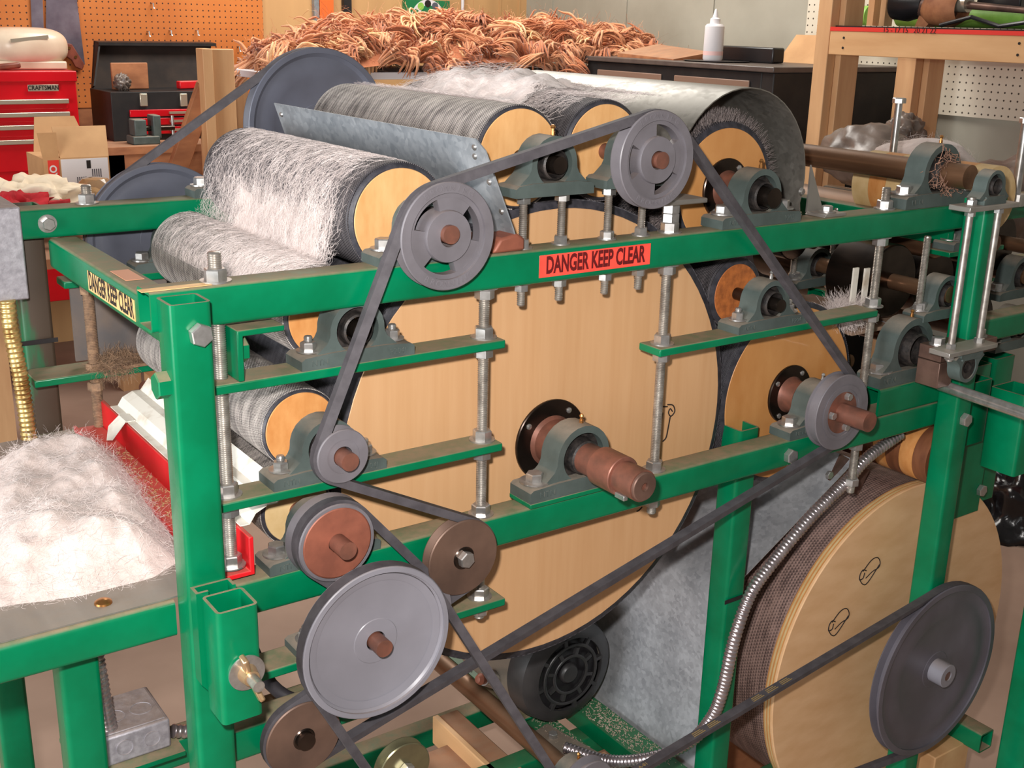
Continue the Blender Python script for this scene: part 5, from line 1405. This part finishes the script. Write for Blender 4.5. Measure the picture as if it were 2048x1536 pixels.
for k, (fx, fz, fw, fh) in enumerate(((.52,.86,.05,.10),(.30,.50,.10,.26),(.62,.45,.16,.40))):
    for j in range(5 if k else 1):
        MB().box(wl2+(w2-wl2)*fx+(.006*j if k else 0), wl2+(w2-wl2)*fx+(.006*j if k else 0)+(.003 if k else .012), -.0028,-.002, h2*fz-.0, h2*fz+h2*fh*(1 if k else 1)).build('barcode_bar', MAT['grey_dark'] if k else MAT['ink'], cb)
tag(MB().box(bl.x-.25,bl.x+.5,Yb-.1,Yb+.35,cbz-.03,cbz-.001).build('low_table_top', MAT['lumber_dark']), 'low board under the cardboard box and cloths', 'board')
lg = thing('trestle', 'plain wooden trestle under the low board', 'trestle', (bl.x+.1,Yb+.12,0))
for x_ in (-.3,.34):
    for y_ in (-.18,.18): MB().box(x_-.03,x_+.03,y_-.03,y_+.03,0,cbz-.031).build('leg', MAT['lumber_v'], lg)
# cloths and jar
q1 = U(70,395,y=2.35)
blob('white_cloth', 'crumpled white cloth heap behind the rear rail at left', (q1.x-.02,2.35,q1.z-.03), (.17,.12,.075), 'cloth_white', 'cloth', .5, 2.6, 5., 30, kind=None)
blob('red_cloth', 'crumpled red cloth in front of the white cloth heap', (U(30,410,y=2.2).x,2.2,U(30,410,y=2.2).z-.02), (.11,.07,.045), 'cloth_red', 'cloth', .6, 3., 8., 26, kind=None)
q2 = U(192,388,y=2.4)
jr = thing('glass_jar', 'round tan glass jar beside the white cloth heap', 'jar', (q2.x,2.4,q2.z-.08))
MB().lathe([(0,0),(0,.045),(.02,.062),(.06,.070),(.10,.058),(.125,.034),(.13,0)], ax=(0,0,1), n=36).build('glass', MAT['jar'], jr)
MB().lathe([(.004,0),(.005,.042),(.02,.056),(.05,.062),(.05,0)], ax=(0,0,1), n=30).build('contents', MAT['cardboard'], jr)
tag(MB().box(q1.x-.35,q2.x+.15,2.0,2.5,q1.z-.13,q1.z-.105).build('side_table_top', MAT['lumber_dark']), 'table top under the cloths behind the rear rail', 'table')
# wall strips left of the sign
pl_ = [((513,52),'steel'),]
p = U(628,20,y=WY); tag(MB().box(p.x-.012,p.x+.012,WY-.03,WY-.004,p.z-.10,2.2).build('steel_bar_hanging', MAT['galv_dull']), 'narrow steel bar hanging left of the orange level', 'bar')
p = U(648,20,y=WY); tag(MB().box(p.x-.035,p.x+.035,WY-.03,WY-.004,p.z-.16,2.3).build('orange_level', MAT['orange_level']), 'orange level hanging on the tan plywood wall', 'level')
p = U(690,20,y=WY); tag(MB().box(p.x-.020,p.x+.020,WY-.03,WY-.004,p.z-.16,2.3).build('black_strap', MAT['black_metal']), 'black strap hanging right of the orange level', 'strap')
p = U(921,10,y=WY); tag(MB().cyl((p.x,WY-.02,p.z-.045),(p.x,WY-.02,p.z+.4),.008,n=10).build('white_rod', MAT['white_label']), 'thin white rod hanging right of the green sign', 'rod')
p0, p1 = U(806,62,y=WY-.01), U(893,2,y=WY-.01)
sg = thing('green_sign', 'green square sign with white disc on the tan plywood wall', 'sign', ((p0.x+p1.x)/2,WY-.01,(p0.z+p1.z)/2))
w_, h_ = (p1.x-p0.x)/2, (p1.z-p0.z)/2
MB().box(-w_,w_,-.03,.004,-h_,h_).build('panel', MAT['sign_green'], sg)
MB().lathe([(-.0315,0),(-.0315,w_*.78),(-.030,w_*.78)], (0,0,-.02), n=36).build('white_disc', MAT['white_label'], sg)
MB().lathe([(-.0325,0),(-.0325,w_*.34),(-.0315,w_*.34)], (0,0,.01), n=24).build('green_oval', MAT['sign_green'], sg)
for k in range(5):
    a = .5+k*.55; MB().lathe([(-.0328,0),(-.0328,.018),(-.0315,.018)], (w_*.62*math.cos(a),0,-.02+w_*.62*math.sin(a)), n=10).build('printed_spot', MAT[('red_chest','blue_grey','ink','lime','sign_green')[k]], sg)
put('lettering', text_mesh('O-lite', .03, .0004, MAT['white_label'], 1.), sg, (0,-.0328,.01), (PI/2,0,0))

# ---------------------------------------------------------------- table with russet fleece
tz = U(500,146,y=2.75).z
tt = thing('trestle_table', 'white topped table under the russet fleece', 'table', (2.4,3.0,0))
xl3 = U(470,131,y=3.05).x-2.4
MB().box(xl3,1.15,-.25,.285,tz-.025,tz).build('top', MAT['white_label'], tt, bev=.003)
for x_ in (xl3+.08,1.05):
    for y_ in (-.2,.24): MB().box(x_-.03,x_+.03,y_-.03,y_+.03,0,tz-.025).build('leg', MAT['lumber_v'], tt)
rng = random.Random(21)
fl = MB(); mats = []
def ftop(x, y):
    px = (x-1.62)/(3.35-1.62)
    return tz + max(0, 1-(2*abs(px-.5))**3.2)*(.10+.035*mnoise.noise(Vector((x*4,y*4,0))))*max(0,1-(abs(y-3.0)/.30)**3)
fx0, fx1 = U(512,140,y=2.95).x, U(1295,140,y=2.95).x
def ftop(x, y):
    u = (x-fx0)/(fx1-fx0)
    if u < 0 or u > 1: return tz
    env = min(1, u/.22)**.7*min(1,(1-u)/.16)**.6
    return tz + env*(.145+.05*mnoise.noise(Vector((x*5,y*5,0))))*max(0,1-(abs(y-3.0)/.30)**2.5)**.6
nx, ny = 90, 24; vs = []; fs = []
for i in range(nx+1):
    for j in range(ny+1):
        x = fx0+(fx1-fx0)*i/nx; y = 2.72+.56*j/ny; vs.append((x,y,ftop(x,y)-.012))
for i in range(nx):
    for j in range(ny): fs.append((i*(ny+1)+j,(i+1)*(ny+1)+j,(i+1)*(ny+1)+j+1,i*(ny+1)+j+1))
fm = tag(MB().add(vs,fs).build('fleece_heap', MAT['fleece_dark'], ang=180), 'heap of curly russet fleece on the table at the back', 'fleece', kind='stuff')
for mt_, cnt, sd in (('fleece',240,1),('fleece_dark',150,2),('fleece_light',50,3)):
    rng = random.Random(sd+30); mb = MB()
    for _ in range(cnt):
        x = rng.uniform(fx0,fx1); y = rng.uniform(2.70,3.12); z = ftop(x,y)
        if z - tz < .004: continue
        # a lock: a bundle of wavy strands sharing one curl
        a = rng.uniform(0,2*PI); R_ = rng.uniform(.03,.075); tw = rng.uniform(1.2,3.4); c = Vector((x,y,z-R_*.45+rng.uniform(-.02,.02)))
        e1 = Vector((math.cos(a),math.sin(a),rng.uniform(-.4,.4))).normalized(); e2 = Vector((rng.gauss(0,.5),rng.gauss(0,.5),1)).normalized()
        ax = e1.cross(e2).normalized(); ph = rng.uniform(-.6,1.6); dr = rng.uniform(.02,.07)
        for s_ in range(17):
            o_ = Vector((rng.gauss(0,.012),rng.gauss(0,.012),rng.gauss(0,.012))); N = 8; pts = []; ws = rng.uniform(.002,.006); wp = rng.uniform(0,6)
            for k in range(N+1):
                t_ = k/N; an = ph+tw*t_; rr = R_*(1-.30*t_); sp_ = .5+1.1*t_
                pts.append(c + e1*(rr*math.cos(an)) + e2*(rr*math.sin(an)) + ax*(t_*dr) + o_*sp_ + e2*(ws*math.sin(t_*9+wp)))
            th = rng.uniform(.0025,.0062)
            mb.pipe(pts, th, 4, rfun=lambda i, th=th, N=N: th*(.25+.85*math.sin(PI*min(1,(i+.5)/(N+.5)))))
        for s_ in range(14):
            p_ = c + e1*(R_*rng.gauss(.3,.6)) + e2*(R_*rng.gauss(.7,.4)); ribbons(mb, rng, p_, Vector((rng.gauss(0,1),rng.gauss(0,1),rng.gauss(.4,.6))).normalized(), None, rng.uniform(.03,.07), 4, .0009, 14.)
    mb.build('fleece_locks', MAT[mt_], fm, ang=180)['kind'] = 'stuff'

# ---------------------------------------------------------------- right wall: desk, bottle, lumber shelf
dk = thing('metal_desk', 'black metal desk with brown drawer fronts by the concrete wall', 'desk', (3.26,2.0,0))
dz = U(1640,150,x=3.0).z
ya = U(1540,160,x=2.98).y
MB().box(-.32,.36,U(1811,150,x=3.62).y-2.0,ya-2.0,0,dz).build('side_body', MAT['black_metal'], dk, bev=.004)
MB().box(-.33,.37,U(1811,150,x=3.62).y-2.005,ya+.95-2.0,dz,dz+.018).build('top', M('brown_desk_top',(92,80,74),(78,68,64),rough=.4), dk, bev=.003)
MB().box(-.32,.36,ya-2.0,ya+.93-2.0,0,dz-.001).build('pedestal', MAT['black_metal'], dk, bev=.004)
for k in range(2):
    MB().box(-.327,-.32,ya+.05+.44*k-2.0,ya+.42+.44*k-2.0,dz-.13,dz-.03).build('drawer', M('brown_drawer',(132,104,88),rough=.5), dk, bev=.003)
pb_ = U(1424,132,x=3.10); zb = dz+.018
bt = thing('squeeze_bottle', 'white squeeze bottle with pointed spout on the black desk', 'bottle', (3.10,pb_.y,zb+.004))
H_ = U(1430,17,x=3.10).z-zb-.004; r_b = .036
MB().lathe([(0,0),(0,r_b*.92),(.006,r_b),(H_*.66,r_b*.97),(H_*.70,r_b*.80),(H_*.71,r_b*.5),(H_*.72,0)], ax=(0,0,1), n=30).build('body', MAT['white_label'], bt)
MB().lathe([(H_*.71,r_b*.52),(H_*.80,r_b*.50),(H_*.83,r_b*.30),(H_*.97,r_b*.12),(H_,0)], ax=(0,0,1), n=24).build('spout_cap', MAT['white_label'], bt)
MB().lathe([(H_*.10,r_b*1.002),(H_*.10,r_b*1.004),(H_*.18,r_b*1.004),(H_*.18,r_b*1.002)], ax=(0,0,1), n=30).build('label_band', M('pink_print',(230,190,186),rough=.6), bt)
tag(MB().lathe([(0,0),(0,.11),(.004,.12),(.004,0)], (3.10,pb_.y-.02,zb), (0,0,1), n=36).build('dark_plate', MAT['plastic_black']), 'flat dark plate under the white squeeze bottle', 'plate')
tag(MB().box(3.20,3.26,pb_.y-.20,pb_.y+.10,zb+.001,zb+.055).build('black_case', MAT['plastic_black'], bev=.006), 'small black case behind the white squeeze bottle', 'case')
tag(MB().hull8([(3.40,pb_.y-.35,zb),(3.42,pb_.y-.02,zb),(3.425,pb_.y-.02,zb),(3.405,pb_.y-.35,zb),(3.47,pb_.y-.33,zb+.10),(3.49,pb_.y-.04,zb+.10),(3.495,pb_.y-.04,zb+.10),(3.475,pb_.y-.33,zb+.10)]).build('cardboard_flap', MAT['cardboard']), 'cardboard piece leaning on the wall behind the black desk', 'cardboard')
tag(MB().hull8([(3.0,pb_.y+.10,zb),(3.2,pb_.y+.10,zb),(3.2,pb_.y+.42,zb),(3.0,pb_.y+.42,zb),(3.0,pb_.y+.10,zb+.004),(3.2,pb_.y+.10,zb+.03),(3.2,pb_.y+.42,zb+.05),(3.0,pb_.y+.42,zb+.015)]).build('leather_sheet', MAT['lumber_dark']), 'curled dark brown sheet on the desk left of the bottle', 'sheet')
SX = 3.0
sh = thing('lumber_shelf', 'pale pine lumber shelf with red edged shelf at upper right', 'shelf', (SX,1.2,0))
pL = U(1660,60,x=SX)
MB().box(0,.038,pL.y-1.2,pL.y+.055-1.2,0,2.4).build('upright', MAT['lumber_v'], sh, bev=.002)
MB().box(.04,.13,pL.y-1.2-.02,pL.y+.012-1.2,0,2.4).build('upright', MAT['lumber_v'], sh, bev=.002)
bzt, bzb = pL.z-.002, U(1662,109,x=SX).z
bm_ = MB().box(-.002,.036,-1.2,pL.y-.004-1.2,bzb,bzt).build('front_beam', MAT['lumber'], sh, bev=.002)
for yy in (.02,.62):
    for zq in (.3,.72): MB().lathe([(-.0035,0),(-.0035,.004),(-.001,.004)], (0,pL.y-.04-yy-1.2,bzb+(bzt-bzb)*zq), (1,0,0), n=8).build('screw', MAT['ink'], sh)
MB().box(-.004,.60,-1.2,pL.y-.004-1.2,bzt,bzt+.012).build('shelf_board', MAT['red_board'], sh)
MB().box(.02,.60,-1.2,pL.y-.004-1.2,bzt+.012,bzt+.016).build('shelf_liner', MAT['black_metal'], sh)
p3 = U(1830,200,x=3.42)
MB().box(.40,.44,p3.y-1.2,p3.y+.075-1.2,0,bzb+.03).build('upright', MAT['lumber_v'], sh, bev=.002)
MB().box(.445,.53,p3.y-.02-1.2,p3.y+.012-1.2,0,bzb+.03).build('upright', MAT['lumber_v'], sh, bev=.002)
put('printed_marks', text_mesh('15 - 17 15   20 21 22', .022, .0003, MAT['ink'], 1.), sh, (-.0045,pL.y-.30-1.2,bzt+.006), (PI/2,0,-PI/2))
zs = bzt+.018
# things on the shelf
p = U(1755,10,x=3.25); tag(MB().box(3.22,3.30,p.y-.012,p.y+.012,zs,zs+.5).build('timber_offcut', MAT['lumber_v']), 'upright pine offcut on the red edged shelf', 'timber')
p = U(1775,10,x=3.2); tag(MB().box(3.18,3.22,p.y-.010,p.y+.010,zs,zs+.4).build('timber_offcut', MAT['lumber_v']), 'thin pine offcut beside the black tool on the shelf', 'timber')
for nm, px0, px1, lab in (('lime_tube',1695,1740,'lime green tube lying at the back of the shelf'),('lime_tube',1800,2060,'long lime green tube lying behind the power tool')):
    a, b = U(px0,36,x=3.5), U(px1,36,x=3.5)
    tag(MB().cyl((3.5,a.y,zs+.035),(3.5,b.y,zs+.035),.034,n=20).build(nm, MAT['lime']), lab, 'tube')
pt = thing('power_tool', 'dark power drill lying on the red edged shelf', 'power tool', (3.2,U(1850,30,x=3.2).y,zs))
yo = U(1850,30,x=3.2).y
def Y(px): return U(px,30,x=3.2).y-yo
MB().lathe([(0,.02),(.01,.045),(.06,.05),(.12,.035),(.13,0)], (0,Y(1785),.065), (0,-1,0), n=24).build('gear_case', MAT['plastic_black'], pt)
MB().cyl((0,Y(1800),.06),(0,Y(1900),.06),.028,.040,n=22).build('body', MAT['steel_brown'], pt)
MB().lathe([(0,.030),(.03,.050),(.10,.055),(.13,.04)], (0,Y(1850),.055), (0,-1,0), n=24).build('motor', MAT['lumber_dark'], pt)
MB().cyl((0,Y(1905),.07),(0,Y(1935),.07),.026,n=20).build('chrome_collar', MAT['chrome'], pt)
MB().cyl((0,Y(1935),.065),(0,Y(2060),.05),.012,.009,n=14).build('spindle', MAT['steel_brown'], pt)
MB().hull8([(-.02,Y(1840),.0),(.02,Y(1840),.0),(.02,Y(1862),.0),(-.02,Y(1862),.0),(-.02,Y(1850),.05),(.02,Y(1850),.05),(.02,Y(1890),.05),(-.02,Y(1890),.05)]).build('handle', MAT['lumber_dark'], pt)
tag(MB().pipe([(3.12,U(1880,55,x=3.12).y,zs+.006),(3.10,U(1940,55,x=3.1).y,zs+.03),(3.12,U(1990,55,x=3.1).y,zs+.006),(3.1,U(2060,55,x=3.1).y,zs+.02)],.006,8).build('black_cable', MAT['plastic_black']), 'black cable in front of the dark power drill', 'cable')
tag(MB().box(3.28,3.40,U(2048,10,x=3.3).y,U(1960,10,x=3.3).y,zs+.06,zs+.2).build('black_holder', MAT['plastic_black'], bev=.004), 'black holder behind the power drill spindle', 'holder')
# plastic bags in front of the desk
q = U(1745,300,x=2.55); blob('plastic_bag', 'cloudy plastic bag before the black desk', (2.55,q.y,q.z-.02), (.11,.14,.08), 'clear_bag', 'bag', .22, 1.8, 2., kind=None)
q = U(1808,265,x=2.75); blob('plastic_bag', 'small white plastic bundle above the cloudy bag', (2.75,q.y,q.z), (.05,.05,.05), 'clear_bag', 'bag', .3, 2.5, 4., kind=None)
q = U(1960,280,x=2.7); blob('plastic_bag', 'crumpled clear plastic wrap low by the concrete wall at right', (2.9,q.y,q.z-.17), (.15,.15,.11), 'clear_bag', 'bag', .22, 1.8, 7., kind=None)
q = U(2030,1020,y=.75); blob('bin_bag', 'shiny black bin bag behind the plywood drum at the right edge', (q.x,.75,q.z-.02), (.20,.22,.20), 'bag', 'bag', .3, 2.6, 3., 34, kind=None)
